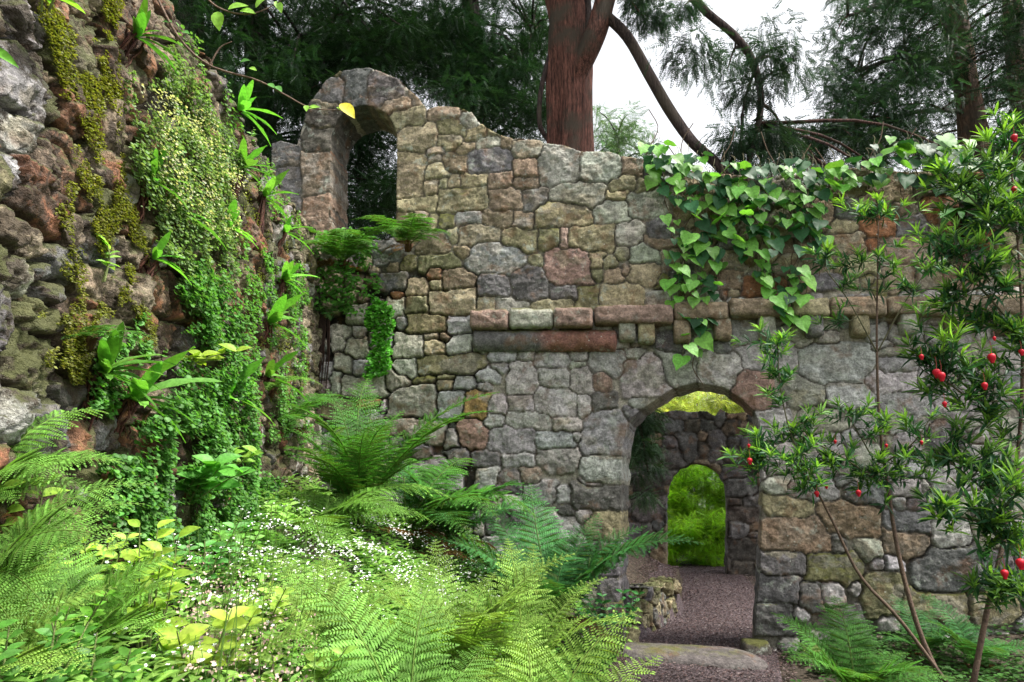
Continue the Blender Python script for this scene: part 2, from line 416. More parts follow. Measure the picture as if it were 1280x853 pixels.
# ------------------------------------------------------------------ masonry
def boxes(txt, ox, oy, s):
    r = []
    for ln in txt.split(';'):
        p = ln.split()
        if len(p) >= 4: r.append((ox + float(p[0]) / s, oy + float(p[1]) / s, ox + float(p[2]) / s, oy + float(p[3]) / s, p[4] if len(p) > 4 else 'g'))
    return r
class Seeds:
    def __init__(s): s.u = []; s.v = []; s.a = []; s.b = []; s.k = []; s.r = []
    def put(s, u, v, a, b, k, r=0.0): s.u.append(u); s.v.append(v); s.a.append(a); s.b.append(b); s.k.append(k); s.r.append(r)
    def from_px(s, pl, bx):
        for x0, y0, x1, y1, k in bx:
            q = pl.uv(np.array([x0, x1, x0, x1]), np.array([y0, y0, y1, y1]))
            hit = False
            for j in range(len(s.u)):
                ox = min(q[:, 0].max(), s.u[j] + s.a[j]) - max(q[:, 0].min(), s.u[j] - s.a[j]); oy = min(q[:, 1].max(), s.v[j] + s.b[j]) - max(q[:, 1].min(), s.v[j] - s.b[j])
                if ox > 0 and oy > 0 and ox * oy > .38 * min(4 * s.a[j] * s.b[j], np.ptp(q[:, 0]) * np.ptp(q[:, 1])): hit = True; break
            if hit: continue
            du = (q[1, 0] + q[3, 0] - q[0, 0] - q[2, 0]) / 2; dv = (q[0, 1] + q[1, 1] - q[2, 1] - q[3, 1]) / 2
            s.put(q[:, 0].mean(), q[:, 1].mean(), abs(du) / 2 + .006, abs(dv) / 2 + .006, k, (random.random() - .5) * .22)
    def dist(s, u, v):
        a = np.array(s.a); b = np.array(s.b)
        d = np.maximum(np.abs(u - np.array(s.u)) - a, np.abs(v - np.array(s.v)) - b); return d.min() if len(d) else 9
    def fill(s, u0, u1, v0, v1, amin, amax, bmin, bmax, kinds, tries=4000, rg=None):
        g = rg or rng
        for _ in range(tries):
            u = g.uniform(u0, u1); v = g.uniform(v0, v1); d = s.dist(u, v)
            k = kinds[g.integers(len(kinds))] if not callable(kinds) else kinds(u, v, g)
            if d > bmin * .8:
                b = min(d * .95, g.uniform(bmin, bmax)); a = min(d * 1.05, g.uniform(amin, amax)); s.put(u, v, max(a, .028), max(b, .024), k, (g.random() - .5) * .18)
def masonry(name, pl, sd, outline, holes, res, T, D, mat, parent, relief=.045, joint=.03, mortar_c=(.34, .31, .25), dry=None, seed=1, warp=.03, rough=1.0, skew=None, cap_noise=.02, edgew=.014, facet=1.0, dim=1.0, cut=.38):
    """rubble wall with every stone modelled in relief; openings cut with real reveals"""
    O = np.asarray(outline, float); u0, v0 = O.min(0) - res; u1, v1 = O.max(0) + res
    U = np.arange(u0, u1, res); Vv = np.arange(v0, v1, res); gu, gv = np.meshgrid(U, Vv); ny, nx = gu.shape
    wu = gu + warp * ((fbm(gu * 4, gv * 4, seed, 2) - .5) * 1.6 + .75 * (fbm(gu * 26, gv * 26, seed + 3) - .5))
    wv = gv + warp * ((fbm(gu * 4, gv * 4, seed + 9, 2) - .5) * 1.6 + .75 * (fbm(gu * 26, gv * 26, seed + 5) - .5))
    s1 = np.full(gu.shape, 9.0); s2 = np.full(gu.shape, 9.0); lab = np.full(gu.shape, -1)
    gc_ = np.random.default_rng(seed + 5)
    su, sv, sa, sb, sr = (np.array(x) for x in (sd.u, sd.v, sd.a, sd.b, sd.r))
    for i in range(len(su)):
        e = max(sa[i], sb[i]) + .22
        i0 = max(0, int((su[i] - e - u0) / res)); i1 = min(nx, int((su[i] + e - u0) / res) + 2); j0 = max(0, int((sv[i] - e - v0) / res)); j1 = min(ny, int((sv[i] + e - v0) / res) + 2)
        if i0 >= i1 or j0 >= j1: continue
        sl_ = (slice(j0, j1), slice(i0, i1)); x = wu[sl_] - su[i]; y = wv[sl_] - sv[i]; c_, s_ = math.cos(sr[i]), math.sin(sr[i])
        x, y = x * c_ + y * s_, -x * s_ + y * c_
        rr = min(sa[i], sb[i]) * .10                       # rounded box distance
        qx = np.abs(x) - sa[i] + rr; qy = np.abs(y) - sb[i] + rr
        d = np.hypot(np.maximum(qx, 0), np.maximum(qy, 0)) + np.minimum(np.maximum(qx, qy), 0) - rr
        for k in range(4):                                 # corners broken off obliquely
            if gc_.random() < cut:
                th = (k + .5) * 1.5708 + (gc_.random() - .5) * 1.1; n0, n1 = math.cos(th), math.sin(th)
                d = np.maximum(d, n0 * x + n1 * y - (abs(n0) * sa[i] + abs(n1) * sb[i]) * (.66 + .22 * gc_.random()))
        A, B, L = s1[sl_], s2[sl_], lab[sl_]; n_ = d < A
        B[...] = np.where(n_, A, np.minimum(B, d)); L[n_] = i; A[n_] = d[n_]
    g = np.random.default_rng(seed); n = len(su)
    lab = np.maximum(lab, 0)
    edge = np.minimum((s2 - s1) / 2, .036 - s1 * .8)               # >0 on a stone
    dr = np.zeros_like(gu) if dry is None else dry(gu, gv)
    on = sstep(.001, .007 + .006 * g.random(n)[lab], edge)
    hi = (.35 + .65 * g.random(n)) * relief; tu = (g.random(n) - .5) * .30; tv = (g.random(n) - .5) * .30
    du = gu - su[lab]; dv = gv - sv[lab]
    h = hi[lab] + tu[lab] * du + tv[lab] * dv
    for k in range(3):                                             # broken facets
        a = g.random(n) * 6.283; st = (.12 + .5 * g.random(n)) * facet; off = g.random(n) * .75
        f = hi[lab] + st[lab] * (off[lab] * np.minimum(sa, sb)[lab] - (np.cos(a)[lab] * du + np.sin(a)[lab] * dv)); h = np.minimum(h, f)
    h = np.maximum(h, hi[lab] * .25)
    cleave = vn((du * np.cos(tu * 20)[lab] + dv * np.sin(tu * 20)[lab]) * 6 + lab * 1.7, (dv * np.cos(tu * 20)[lab] - du * np.sin(tu * 20)[lab]) * 22 + lab * .9, seed + 81)
    h = h + .012 * rough * np.round(cleave * 3) / 3
    h = h * sstep(0, edgew, edge) ** .32
    h = h + rough * .022 * (fbm(gu * 13, gv * 13, seed + 21, 5) - .5) * on + rough * .012 * (fbm(gu * 40, gv * 40, seed + 31, 3) - .5)
    ridge = np.abs(fbm(gu * 9 + lab * 3.1, gv * 15, seed + 41, 4) - .5)
    h = h - rough * .012 * sstep(.05, 0, ridge) * on
    jd = joint * (1 + 1.6 * dr) * (.15 + 1.5 * vn(gu * 2.7, gv * 2.7, seed + 12) * vn(gu * 9, gv * 9, seed + 13) ** .5 + .5 * dr)
    h = np.where(on > 0, h * on - jd * (1 - on), -jd)
    # colours
    kc = np.array([STONE[k] for k in sd.k]); kc = kc * (1 + (g.random((n, 1)) - .5) * .42) * (1 + (g.random((n, 3)) - .5) * .10)
    km = np.array([MOSSY.get(k, 0.0) for k in sd.k]) * (.5 + g.random(n))
    pale = sstep(.016, -.008, .036 - s1 * .8) * sstep(.24, .44, fbm(gu * 6, gv * 6, seed + 71)); h = np.where(on < .5, h + (jd - .012) * pale * (1 - on) * (1 - dr), h)
    mcol = np.array([.12, .105, .085]) * (1 - pale[..., None]) + np.array(mortar_c) * pale[..., None]
    mc = mcol * (1 - dr[..., None]) + np.array([.05, .042, .035])[None, None] * dr[..., None]
    mc = mc * (.75 + .5 * fbm(gu * 18, gv * 18, seed + 51))[..., None]
    col = kc[lab] * on[..., None] + mc * (1 - on[..., None])
    col = col * dim
    vein = fbm(gu * 8 + lab * 5.3, gv * 11 + lab * 2.1, seed + 91, 4); stn = kc[(lab * 7 + 3) % n] * .5 + np.array([.19, .155, .11]) * .5
    blot = sstep(.52, .62, vein) * (.55 * (g.random(n) < .6))[lab]; body = kc[lab] * (1 - blot[..., None]) + stn * blot[..., None]
    col = body * (.82 + .36 * vn(gu * 21, gv * 21, seed + 93))[..., None] * on[..., None] + mc * (1 - on[..., None])
    al = km[lab] * on
    # cut the outline and the openings
    cu = gu[:-1, :-1] + res / 2; cv = gv[:-1, :-1] + res / 2; keep = inpoly(cu, cv, O)
    for hl in holes: keep &= ~inpoly(cu, cv, hl)
    idx = np.arange(nx * ny).reshape(ny, nx); Q = np.stack([idx[:-1, :-1], idx[:-1, 1:], idx[1:, 1:], idx[1:, :-1]], -1)[keep]
    # boundary edges
    E = np.concatenate([Q[:, [0, 1]], Q[:, [1, 2]], Q[:, [2, 3]], Q[:, [3, 0]]]); key = E[:, 0].astype(np.int64) * (nx * ny) + E[:, 1]; rk = E[:, 1].astype(np.int64) * (nx * ny) + E[:, 0]
    bE = E[~np.isin(key, rk)]; bv = np.unique(bE)
    P2 = np.stack([gu.ravel(), gv.ravel()], -1); bp = P2[bv]; best = np.full(len(bv), 9.0); near = bp.copy(); outn = np.zeros_like(bp)
    for poly in [O] + list(holes):
        poly = np.asarray(poly, float)
        for a, b in zip(poly, np.roll(poly, -1, 0)):
            ab = b - a; L2 = ab @ ab
            if L2 < 1e-12: continue
            t = np.clip(((bp - a) @ ab) / L2, 0, 1); q = a + t[:, None] * ab; d = np.linalg.norm(bp - q, axis=1); m_ = d < best
            best[m_] = d[m_]; near[m_] = q[m_]
    P2[bv] = np.where((best < res * 1.6)[:, None], near, bp)
    hh = h.ravel(); W = pl.P0 + P2[:, :1] * pl.U + P2[:, 1:] * pl.V + hh[:, None] * pl.N
    cc = np.concatenate([col.reshape(-1, 3), al.reshape(-1, 1)], 1)
    # reveals / top: the edge of the face carried back through the wall
    m = {int(v): i for i, v in enumerate(bv)}; K = 11; D = np.asarray(D, float); lay = []; lc = []
    for k in range(1, K + 1):
        t = k / K; jit = cap_noise * (np.stack([vn(P2[bv, 0] * 9 + k * 1.3, P2[bv, 1] * 9, seed + 61), vn(P2[bv, 0] * 9, P2[bv, 1] * 9 + k * 1.3, seed + 62)], -1) - .5) * 2
        jit *= np.minimum(1, on.ravel()[bv] + .4)[:, None]
        dvec = np.tile(D, (len(bv), 1)) if skew is None else skew(P2[bv])
        lay.append(pl.P0 + (P2[bv, :1] + jit[:, :1]) * pl.U + (P2[bv, 1:] + jit[:, 1:]) * pl.V + hh[bv][:, None] * pl.N * (1 - t) + dvec * T * t); lc.append(cc[bv] * np.array([1, 1, 1, 1]))
    used = np.zeros(nx * ny, bool); used[Q.ravel()] = True; remap = np.cumsum(used) - 1; nf = used.sum()
    Vt = np.concatenate([W[used]] + lay); ct = np.concatenate([cc[used]] + lc); nb = len(bv)
    b0 = np.array([m[int(a)] for a in bE[:, 0]]); b1 = np.array([m[int(a)] for a in bE[:, 1]]); f0 = remap[bE[:, 0]]; f1 = remap[bE[:, 1]]
    qs = [remap[Q], np.stack([f1, f0, nf + b0, nf + b1], -1)]
    for k in range(K - 1): qs.append(np.stack([nf + k * nb + b1, nf + k * nb + b0, nf + (k + 1) * nb + b0, nf + (k + 1) * nb + b1], -1))
    me = mesh_data(name, Vt, [np.concatenate(qs)], ct, True); me.materials.append(mat)
    o = bpy.data.objects.new(name, me); link(o, parent)
    if parent is not None: o.matrix_parent_inverse = Matrix.Translation(parent.location).inverted()
    return o

# ---- the main ruined wall
WU = np.array([1, -.10, 0.0])
PM = Plane((0, 6.78, 0), WU, (0, 0, 1))
mu = lambda pts: PM.uv(np.array([p[0] for p in pts], float), np.array([p[1] for p in pts], float))
top = [(340, 180), (352, 177), (372, 182), (377, 160), (390, 127), (408, 101), (425, 90), (446, 87), (462, 85), (480, 92), (499, 100), (512, 113), (523, 123), (534, 138), (548, 133), (572, 134), (590, 142), (600, 154), (610, 162), (624, 169), (640, 174),
       (660, 174), (676, 177), (684, 181), (705, 182), (722, 189), (737, 191), (760, 190), (775, 195), (801, 199), (822, 201), (850, 211), (880, 216), (930, 221), (955, 224), (975, 219), (1005, 217), (1030, 219), (1040, 214), (1065, 211), (1090, 212), (1130, 216), (1180, 214), (1230, 218), (1340, 214), (1500, 212), (1620, 205)]
outline = mu([(340, 830)] + top + [(1620, 960), (600, 900)])
win = [(414, 297), (413, 240), (414, 176)] + [(455.5 - 41.5 * math.cos(a), 176 - 44 * math.sin(a)) for a in np.linspace(.15, math.pi - .15, 14)] + [(497, 176), (496, 240), (495, 297), (470, 301), (440, 299)]
arch = [(770, 900), (773, 800), (774, 720), (776, 640), (777, 570), (779, 553), (786, 527), (800, 513), (816, 502), (839, 487), (869, 478), (905, 485), (928, 500), (943, 515), (950, 536), (954, 570), (952, 640), (949, 720), (944, 770), (942, 900)]
hole_w, hole_a = mu(win), mu(arch)
sd = Seeds()
Z1 = "85 365 275 670 o;85 672 370 768 o;100 170 350 365 o;295 70 500 160 b;365 160 545 260 m;500 122 600 205 l;545 215 680 290 o;370 268 510 345 o;490 310 600 375 b;625 275 770 348 l;780 265 850 350 b;860 290 1040 400 l;1047 325 1290 590 l;560 350 830 515 d;290 355 390 395 b;290 400 380 445 b;388 400 550 505 b;275 445 430 555 o;275 560 362 650 o;366 548 425 610 o;432 530 508 600 o;512 525 680 610 o;695 525 850 608 b;872 432 1015 543 b;870 548 1025 618 b;838 420 895 490 g;372 612 690 772 o;722 617 912 758 b;932 622 1080 760 d;10 30 180 120 b;45 90 285 240 o;490 775 640 850 g"
Z3 = "475 112 720 308 l;732 150 860 258 b;660 268 840 365 o;640 370 780 432 o;822 282 935 380 o;565 432 788 580 l;765 382 1010 538 l;900 682 1080 752 b;935 545 1050 676 d;792 722 975 838 l"
Z2 = "0 80 50 160 o;65 55 335 180 t;60 195 120 255 b;130 187 500 388 g;360 85 605 228 m;610 82 745 215 m;757 95 805 220 r;812 62 1112 215 o;1125 52 1290 200 l;645 228 955 458 r;960 245 1035 340 o;980 245 1215 450 l;1222 192 1290 300 l;190 400 420 540 d;350 388 428 438 m;432 342 650 558 d;562 272 625 330 o;682 458 860 560 d;857 477 1000 622 m;185 552 315 663 o;320 548 530 655 l;540 562 830 643 o;10 672 165 775 g"
Z4 = "692 112 945 245 m;957 142 1130 245 g;602 252 800 405 l;797 255 905 288 b;908 262 970 308 b;806 292 940 385 o;950 265 1120 385 g;760 392 1210 518 m;722 517 880 575 m;880 562 990 625 o;892 527 990 558 o;992 547 1135 635 g;562 592 875 820 l;890 642 1070 800 g;1072 645 1220 808 y;607 417 745 540 l;537 497 695 610 l;547 22 655 113 l;692 12 838 105 o;237 532 545 678 l;347 682 510 745 y;508 717 552 775 g;72 667 345 800 m;222 392 315 510 l;317 422 440 540 g;172 222 280 360 l;272 282 420 410 l;292 62 428 180 l;432 42 530 100 d;182 522 240 660 l;360 762 545 853 g"
Z5 = "295 122 468 188 g;472 112 572 180 g;580 117 800 218 g;812 112 935 173 g;807 172 925 210 l;937 102 1200 243 g;1187 92 1290 163 g;412 172 598 383 p;297 182 405 228 g;200 222 320 303 g;192 240 405 385 g;267 422 408 520 g;402 392 560 505 p;617 207 800 328 g;812 212 958 380 p;592 352 858 533 g;867 392 960 558 p;982 242 1058 368 r;252 527 358 600 g;395 507 680 628 g;702 537 915 640 p;885 500 1180 783 g;85 572 240 760 r;252 612 568 788 g;582 642 840 755 g;852 712 990 803 b;842 652 890 700 g;180 762 340 850 d;345 787 555 853 g;0 770 110 853 d"
Z6 = "400 12 660 138 g;327 72 655 243 g;642 0 780 58 g;127 47 320 170 g;322 237 500 353 g;507 277 595 358 g;687 62 980 230 g;672 217 800 263 d;617 252 980 408 d;652 422 723 480 g;725 422 960 620 o;272 397 710 690 g;0 140 120 250 g;125 180 270 300 d"
Z7 = "440 222 755 388 g;548 207 625 240 l;737 207 840 228 g;792 232 870 270 l;802 272 950 333 g;722 342 940 418 g;362 362 540 488 l;545 382 750 500 g;442 492 640 600 l;782 432 1020 528 g;832 532 1000 600 g;682 502 780 600 g;1012 402 1200 540 g;1002 752 1240 853 g;1152 682 1290 758 g;1000 560 1150 670 d;960 280 1150 390 g;150 207 400 330 g;1160 300 1290 400 g"
Z8 = "62 22 190 118 l;192 62 440 148 g;512 72 730 188 d;47 127 330 238 o;357 167 685 338 b;42 247 408 428 b;417 312 475 438 d;457 327 880 543 b;702 202 950 338 d;692 302 945 448 b;772 147 820 208 g;832 152 900 208 d;40 402 280 548 d;292 442 570 588 m;40 552 250 690 d;872 402 1220 638 d;602 542 785 770 m;792 642 1150 770 m;20 705 210 853 d;255 600 370 720 d;1230 420 1400 600 d;960 240 1150 390 g;1170 640 1400 800 m"  # lower right stones: shade of shrub and conifer put into the dark kinds
for t, ox, oy, s in ((Z1, 480, 120, 5.333), (Z3, 640, 170, 5.333), (Z2, 560, 270, 5.333), (Z4, 380, 370, 5.333), (Z5, 560, 420, 5.333), (Z6, 600, 560, 5.333), (Z7, 880, 370, 3.556), (Z8, 940, 590, 4.267)):
    sd.from_px(PM, boxes(t, ox, oy, s))
PXB = "496 258 568 291 o;688 227 757 258 l;602 264 641 284 b;641 265 669 284 b;670 254 744 284 o;740 313 790 355 l;788 330 820 355 o;749 355 802 385 o;553 338 592 362 b;537 363 597 393 o;483 523 534 541 l;469 303 502 327 d;471 345 506 360 d;386 299 414 324 l;523 296 559 317 b;552 285 573 301 o;527 320 570 335 m;496 291 525 302 o;735 677 776 722 d;748 722 776 765 d;" \
      "725 515 780 567 g;742 464 798 518 g;778 448 834 492 p;824 442 870 482 g;872 442 928 488 g;914 463 962 512 r;944 512 985 560 g;954 545 990 590 p;376 190 413 245 b;376 246 413 296 b;340 178 374 208 d;340 210 376 262 d;378 160 420 188 k;384 128 426 160 k;404 98 438 134 d;427 88 459 132 d;460 86 500 130 d;478 100 524 148 b;490 122 534 172 o;" \
      "987 218 1030 246 l;1038 214 1088 246 b;1042 278 1070 292 o;1045 292 1080 315 b;805 200 850 225 d;852 214 900 240 o;1000 252 1040 285 b;1090 214 1140 250 b;1000 300 1040 340 b;1100 300 1170 330 b;1180 330 1230 360 b"
sd.from_px(PM, boxes(PXB, 0, 0, 1))
qb = PM.uv(np.array([340, 1340.]), np.array([880, 90.]))
def kinds_main(u, v, g):
    up = v > 3.35
    return (['b', 'o', 'b', 'o', 'd', 'q', 'm'] if up else ['g', 'g', 'd', 'g', 'l', 'p'])[g.integers(6 if not up else 7)]
sd.fill(outline[:, 0].min(), outline[:, 0].max(), .0, outline[:, 1].max(), .10, .24, .06, .13, kinds_main, 2000)
sd.fill(outline[:, 0].min(), outline[:, 0].max(), .0, outline[:, 1].max(), .05, .10, .042, .07, kinds_main, 3200)
uL = PM.uv(np.array([600.]), np.array([430.]))[0][0]; v330 = PM.uv(np.array([600.]), np.array([330.]))[0][1]
dry_main = lambda u, v: np.maximum(sstep(uL + .10, uL - .06, u) * sstep(v330 + .12, v330 - .12, v), .55 * sstep(1.25, .95, v) * (u > 2))
main_wall = thing('ruined_wall', (1.2, 6.7, .2), 'tall ruined rubble stone wall facing the viewer with a doorway arch and a smaller window arch', 'wall')
dsk = np.array([.30, 1, 0]) / math.hypot(.30, 1); dwin = np.array([.10, 1, 0]) / math.hypot(.1, 1)
uw = PM.uv(np.array([650.]), np.array([500.]))[0][0]
masonry('masonry', PM, sd, outline, [hole_w, hole_a], .0125, .55, dsk, M_wall, main_wall, relief=.027, joint=.026, dry=dry_main, seed=3, warp=.030, rough=.8, facet=.5, edgew=.008,
        skew=lambda p: np.where((p[:, :1] > uw), dsk, dwin))
# string course, roll moulding, corbels: each block its own part
def block(name, pl, x0, y0, x1, y1, h0, h1, kind, parent, seed, rgh=.014, round_=.02, n=26, profile=None, mat=None):
    """a dressed block standing proud of the wall (pixel box on the wall plane, h0..h1 out of it)"""
    q = pl.uv(np.array([x0, x1, x0, x1], float), np.array([y0, y0, y1, y1], float)); ua, ub = (q[0, 0] + q[2, 0]) / 2, (q[1, 0] + q[3, 0]) / 2
    k = max(6, int((ub - ua) / .02)); m_ = n
    tl, bl = (q[0, 1], q[2, 1]); tr, br = (q[1, 1], q[3, 1]); V = []
    a = np.arange(m_) * 2 * math.pi / m_
    for i in range(k + 1):
        f = i / k; u = ua + (ub - ua) * f; tp = tl + (tr - tl) * f; bt = bl + (br - bl) * f
        sy, sx = (tp - bt) / 2, (h1 - h0) / 2
        if profile == 'roll': cy_, cx_ = np.sin(a), np.cos(a)
        else:
            mx = np.maximum(np.abs(np.cos(a)), np.abs(np.sin(a))); r = (1 / mx) ** .93; cy_, cx_ = np.sin(a) * r, np.cos(a) * r
            cy_ = np.clip(cy_, -1, 1); cx_ = np.clip(cx_, -1, 1)
        e = 1 - round_ * (max(0, .5 - min(i, k - i) / 2) * 2) / max(sy, .02)
        hh = (h0 + h1) / 2 + cx_ * sx * e; vv = (tp + bt) / 2 + cy_ * sy * e
        nz = rgh * (fbm(np.full(m_, u * 14) + cy_ * 2, cx_ * 2 + cy_ * 3 + seed, seed, 4) - .5) * 2
        if profile == 'roll': nz = nz + .007 * np.abs(np.sin((u + vv * .5) * 85)) * (cx_ > -.2)
        V.append(pl.P0 + u * pl.U + (vv + nz * cy_)[:, None] * pl.V + (hh + nz * cx_)[:, None] * pl.N)
    nV = len(V) * m_; V = np.concatenate(V + [[V[0].mean(0)], [V[-1].mean(0)]]); j = np.arange(m_)
    Q = np.concatenate([np.stack([i * m_ + j, (i + 1) * m_ + j, (i + 1) * m_ + (j + 1) % m_, i * m_ + (j + 1) % m_], -1) for i in range(k)])
    F3 = np.concatenate([np.stack([np.full(m_, nV), j, (j + 1) % m_], -1), np.stack([np.full(m_, nV + 1), k * m_ + (j + 1) % m_, k * m_ + j], -1)])
    c = np.tile(np.array(STONE[kind]), (len(V), 1)) * (.85 + .3 * random.random()); c = np.concatenate([c, np.full((len(V), 1), .2)], 1)
    if profile == 'roll':
        uu = (V - pl.P0) @ pl.U; rf = sstep(.40, .62, (uu - ua) / (ub - ua) + .25 * (fbm(uu * 9, V[:, 2] * 9, 5) - .5)); c[:, :3] = c[:, :3] * (1 - rf[:, None]) + np.array([.25, .12, .095]) * rf[:, None]
    return mk(name, V, [F3, Q], mat or M_wall, parent, c)
SC = [(590, 391, 637, 415, 'r'), (638, 390, 692, 414, 'l'), (693, 389, 741, 413, 'r'), (743, 386, 839, 409, 'r'), (841, 382, 907, 404, 'b'), (909, 378, 984, 400, 'b'), (986, 377, 1031, 400, 'o'), (1033, 375, 1101, 399, 'b'), (1103, 375, 1180, 398, 'b'), (1182, 374, 1310, 398, 'b'), (1312, 372, 1450, 398, 'o'), (1452, 371, 1600, 399, 'b')]
for i, (x0, y0, x1, y1, k) in enumerate(SC):
    block('string_course_stone', PM, x0, y0, x1, y1, -.06, .15 + .03 * random.random(), k, main_wall, 10 + i, .018)
block('roll_moulding', PM, 592, 414, 771, 440, -.07, .11, 'd', main_wall, 31, .006, .035, 28, 'roll')
for i, (x, y, k) in enumerate([(783, 416, 'l'), (807, 419, 'o'), (851, 417, 'b'), (901, 414, 'b'), (956, 412, 'l'), (1014, 411, 'd'), (1071, 410, 'o'), (1130, 408, 'l'), (1188, 407, 'b'), (1250, 406, 'b')]):
    block('corbel', PM, x - 10, y - 15, x + 10, y + 13, -.05, .125 + .02 * random.random(), k, main_wall, 50 + i, .01, .012, 20)
block('plinth_stone', PM, 928, 800, 962, 868, -.10, .16, 'k', main_wall, 71, .02, .05, 24)
block('plinth_stone', PM, 752, 752, 782, 800, -.10, .10, 'k', main_wall, 72, .02, .05, 24)

# ---- the left wall, overgrown
pA = at(np.array(388.), np.array(520.), 6.62); pB = at(np.array(385.), np.array(290.), 6.62)
PL = Plane(pA, (.042, -1, 0), pB - pA); PL.N = -PL.N      # u runs towards the viewer, n into the garden
lu = lambda pts: PL.uv(np.array([p[0] for p in pts], float), np.array([p[1] for p in pts], float))
tp = lu([(387, 287), (372, 268), (350, 240), (331, 205), (322, 190), (300, 160), (283, 125), (262, 92), (240, 58), (222, 32), (203, 2)])
slope_top = tp.copy(); vt = float(tp[-1, 1])
jj = .03 * (vn(np.arange(11.), np.arange(11.) * 0, 4) - .5); tp[:, 1] += jj
ol = np.concatenate([[[tp[0, 0] - .25, tp[0, 1]]], tp, [[tp[-1, 0] + .8, vt + .05], [5.6, vt + .12], [5.6, -1.7], [-.25, -1.7]]])
sl2 = Seeds()
L1 = "0 200 130 410 g;30 50 135 170 g;0 100 28 170 g;150 340 185 430 m;182 292 330 490 q;0 390 175 655 q;152 442 260 550 m;172 532 305 740 q;32 652 208 830 q;202 747 280 853 b;0 592 25 700 g;0 762 58 853 t;312 672 400 820 m;272 502 340 600 b;140 70 235 290 m;240 90 330 280 m"
L2 = "0 20 65 175 t;72 62 120 130 t;0 187 75 255 l;82 82 240 320 q;62 0 160 58 b;197 12 275 120 b;277 32 400 180 d;0 262 120 430 q;252 190 390 300 b;392 232 500 380 b;352 392 440 510 b;252 362 348 430 q;0 435 170 620 m;0 640 68 800 g;72 692 210 853 d;312 702 385 840 d;200 592 310 690 k"
L3 = "60 90 230 220 q;0 20 55 90 b"
for t, oy in ((L1, 0), (L2, 270), (L3, 553)): sl2.from_px(PL, boxes(t, 0, oy, 2.8425))
kl = lambda u, v, g: (['b', 'q', 'd', 'm', 'q', 'g', 'q', 'b'] if u > .8 else ['o', 't', 'l', 'b', 'o', 'g', 'o', 't'])[g.integers(8)]
sl2.fill(-.3, 5.6, -1.7, vt + .2, .09, .17, .06, .11, kl, 4000)
sl2.fill(-.3, 5.6, -1.7, vt + .2, .03, .07, .03, .05, kl, 4000)
left_wall = thing('mossy_wall', (-1.9, 4.5, .8), 'high mossy rubble wall running along the left, hung with ferns and creepers', 'wall')
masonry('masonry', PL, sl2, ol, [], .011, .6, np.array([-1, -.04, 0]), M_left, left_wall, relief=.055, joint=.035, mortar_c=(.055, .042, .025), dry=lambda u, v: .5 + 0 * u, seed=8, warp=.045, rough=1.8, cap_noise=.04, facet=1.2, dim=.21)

# ---- second wall beyond the passage, with its own arch
PS = Plane((0, 12.3, 0), (1, -.10, 0), (0, 0, 1)); su_ = lambda pts: PS.uv(np.array([p[0] for p in pts], float), np.array([p[1] for p in pts], float))
ol2 = su_([(690, 800), (690, 470), (760, 490), (800, 505), (822, 517), (845, 513), (862, 516), (880, 514), (893, 521), (900, 512), (912, 518), (930, 516), (950, 517), (985, 512), (1080, 515), (1080, 800)])
h2 = su_([(833, 800), (833, 700), (832.5, 640), (834, 612), (840, 596), (850, 586), (866, 579), (884, 581), (898, 590), (907, 606), (909, 640), (908, 700), (908, 800)])
s2_ = Seeds()
S2 = "385 265 480 300 d;365 300 435 340 d;440 300 490 340 k;365 365 420 400 d;420 345 490 440 d;490 380 530 440 k;365 405 440 460 d;525 345 580 400 d;530 400 575 455 d;580 300 640 350 k;545 262 590 315 d;580 465 660 510 d;590 505 690 570 d;600 575 645 605 k;650 565 715 605 d;600 610 715 660 k;600 660 660 720 d;600 725 715 800 k;260 500 370 560 k;260 580 370 650 d;255 460 370 498 d;450 385 488 450 k"
s2_.from_px(PS, boxes(S2, 700, 420, 2.8425))
s2_.fill(ol2[:, 0].min(), ol2[:, 0].max(), 0, ol2[:, 1].max(), .09, .26, .07, .15, ['d', 'd', 'k', 'b'], 2500)  # the dark stone kinds carry the passage's shade in their colour
inner_wall = thing('archway_wall', (3.0, 12.3, .25), 'dark stone wall with a small round arch, seen through the big doorway', 'wall')
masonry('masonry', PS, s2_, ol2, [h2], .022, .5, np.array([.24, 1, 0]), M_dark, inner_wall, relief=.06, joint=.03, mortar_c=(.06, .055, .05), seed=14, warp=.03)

# ---- low retaining wall inside the doorway
va, vb = np.array([*RW_A, .15]), np.array([*RW_B, .15]); PR = Plane(va, vb - va, (0, 0, 1)); Lr = np.linalg.norm(vb - va)
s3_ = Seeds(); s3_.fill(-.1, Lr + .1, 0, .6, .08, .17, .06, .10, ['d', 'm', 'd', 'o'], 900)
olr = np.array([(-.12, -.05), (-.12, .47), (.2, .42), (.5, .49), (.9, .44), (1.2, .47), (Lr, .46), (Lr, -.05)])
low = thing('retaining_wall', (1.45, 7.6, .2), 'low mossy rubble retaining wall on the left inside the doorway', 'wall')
masonry('masonry', PR, s3_, olr, [], .012, .18, -PR.N, M_dark, low, relief=.06, joint=.04, mortar_c=(.05, .045, .035), dry=lambda u, v: 1 + 0 * u, seed=19, warp=.03, rough=1.5, cap_noise=.03, dim=.42)

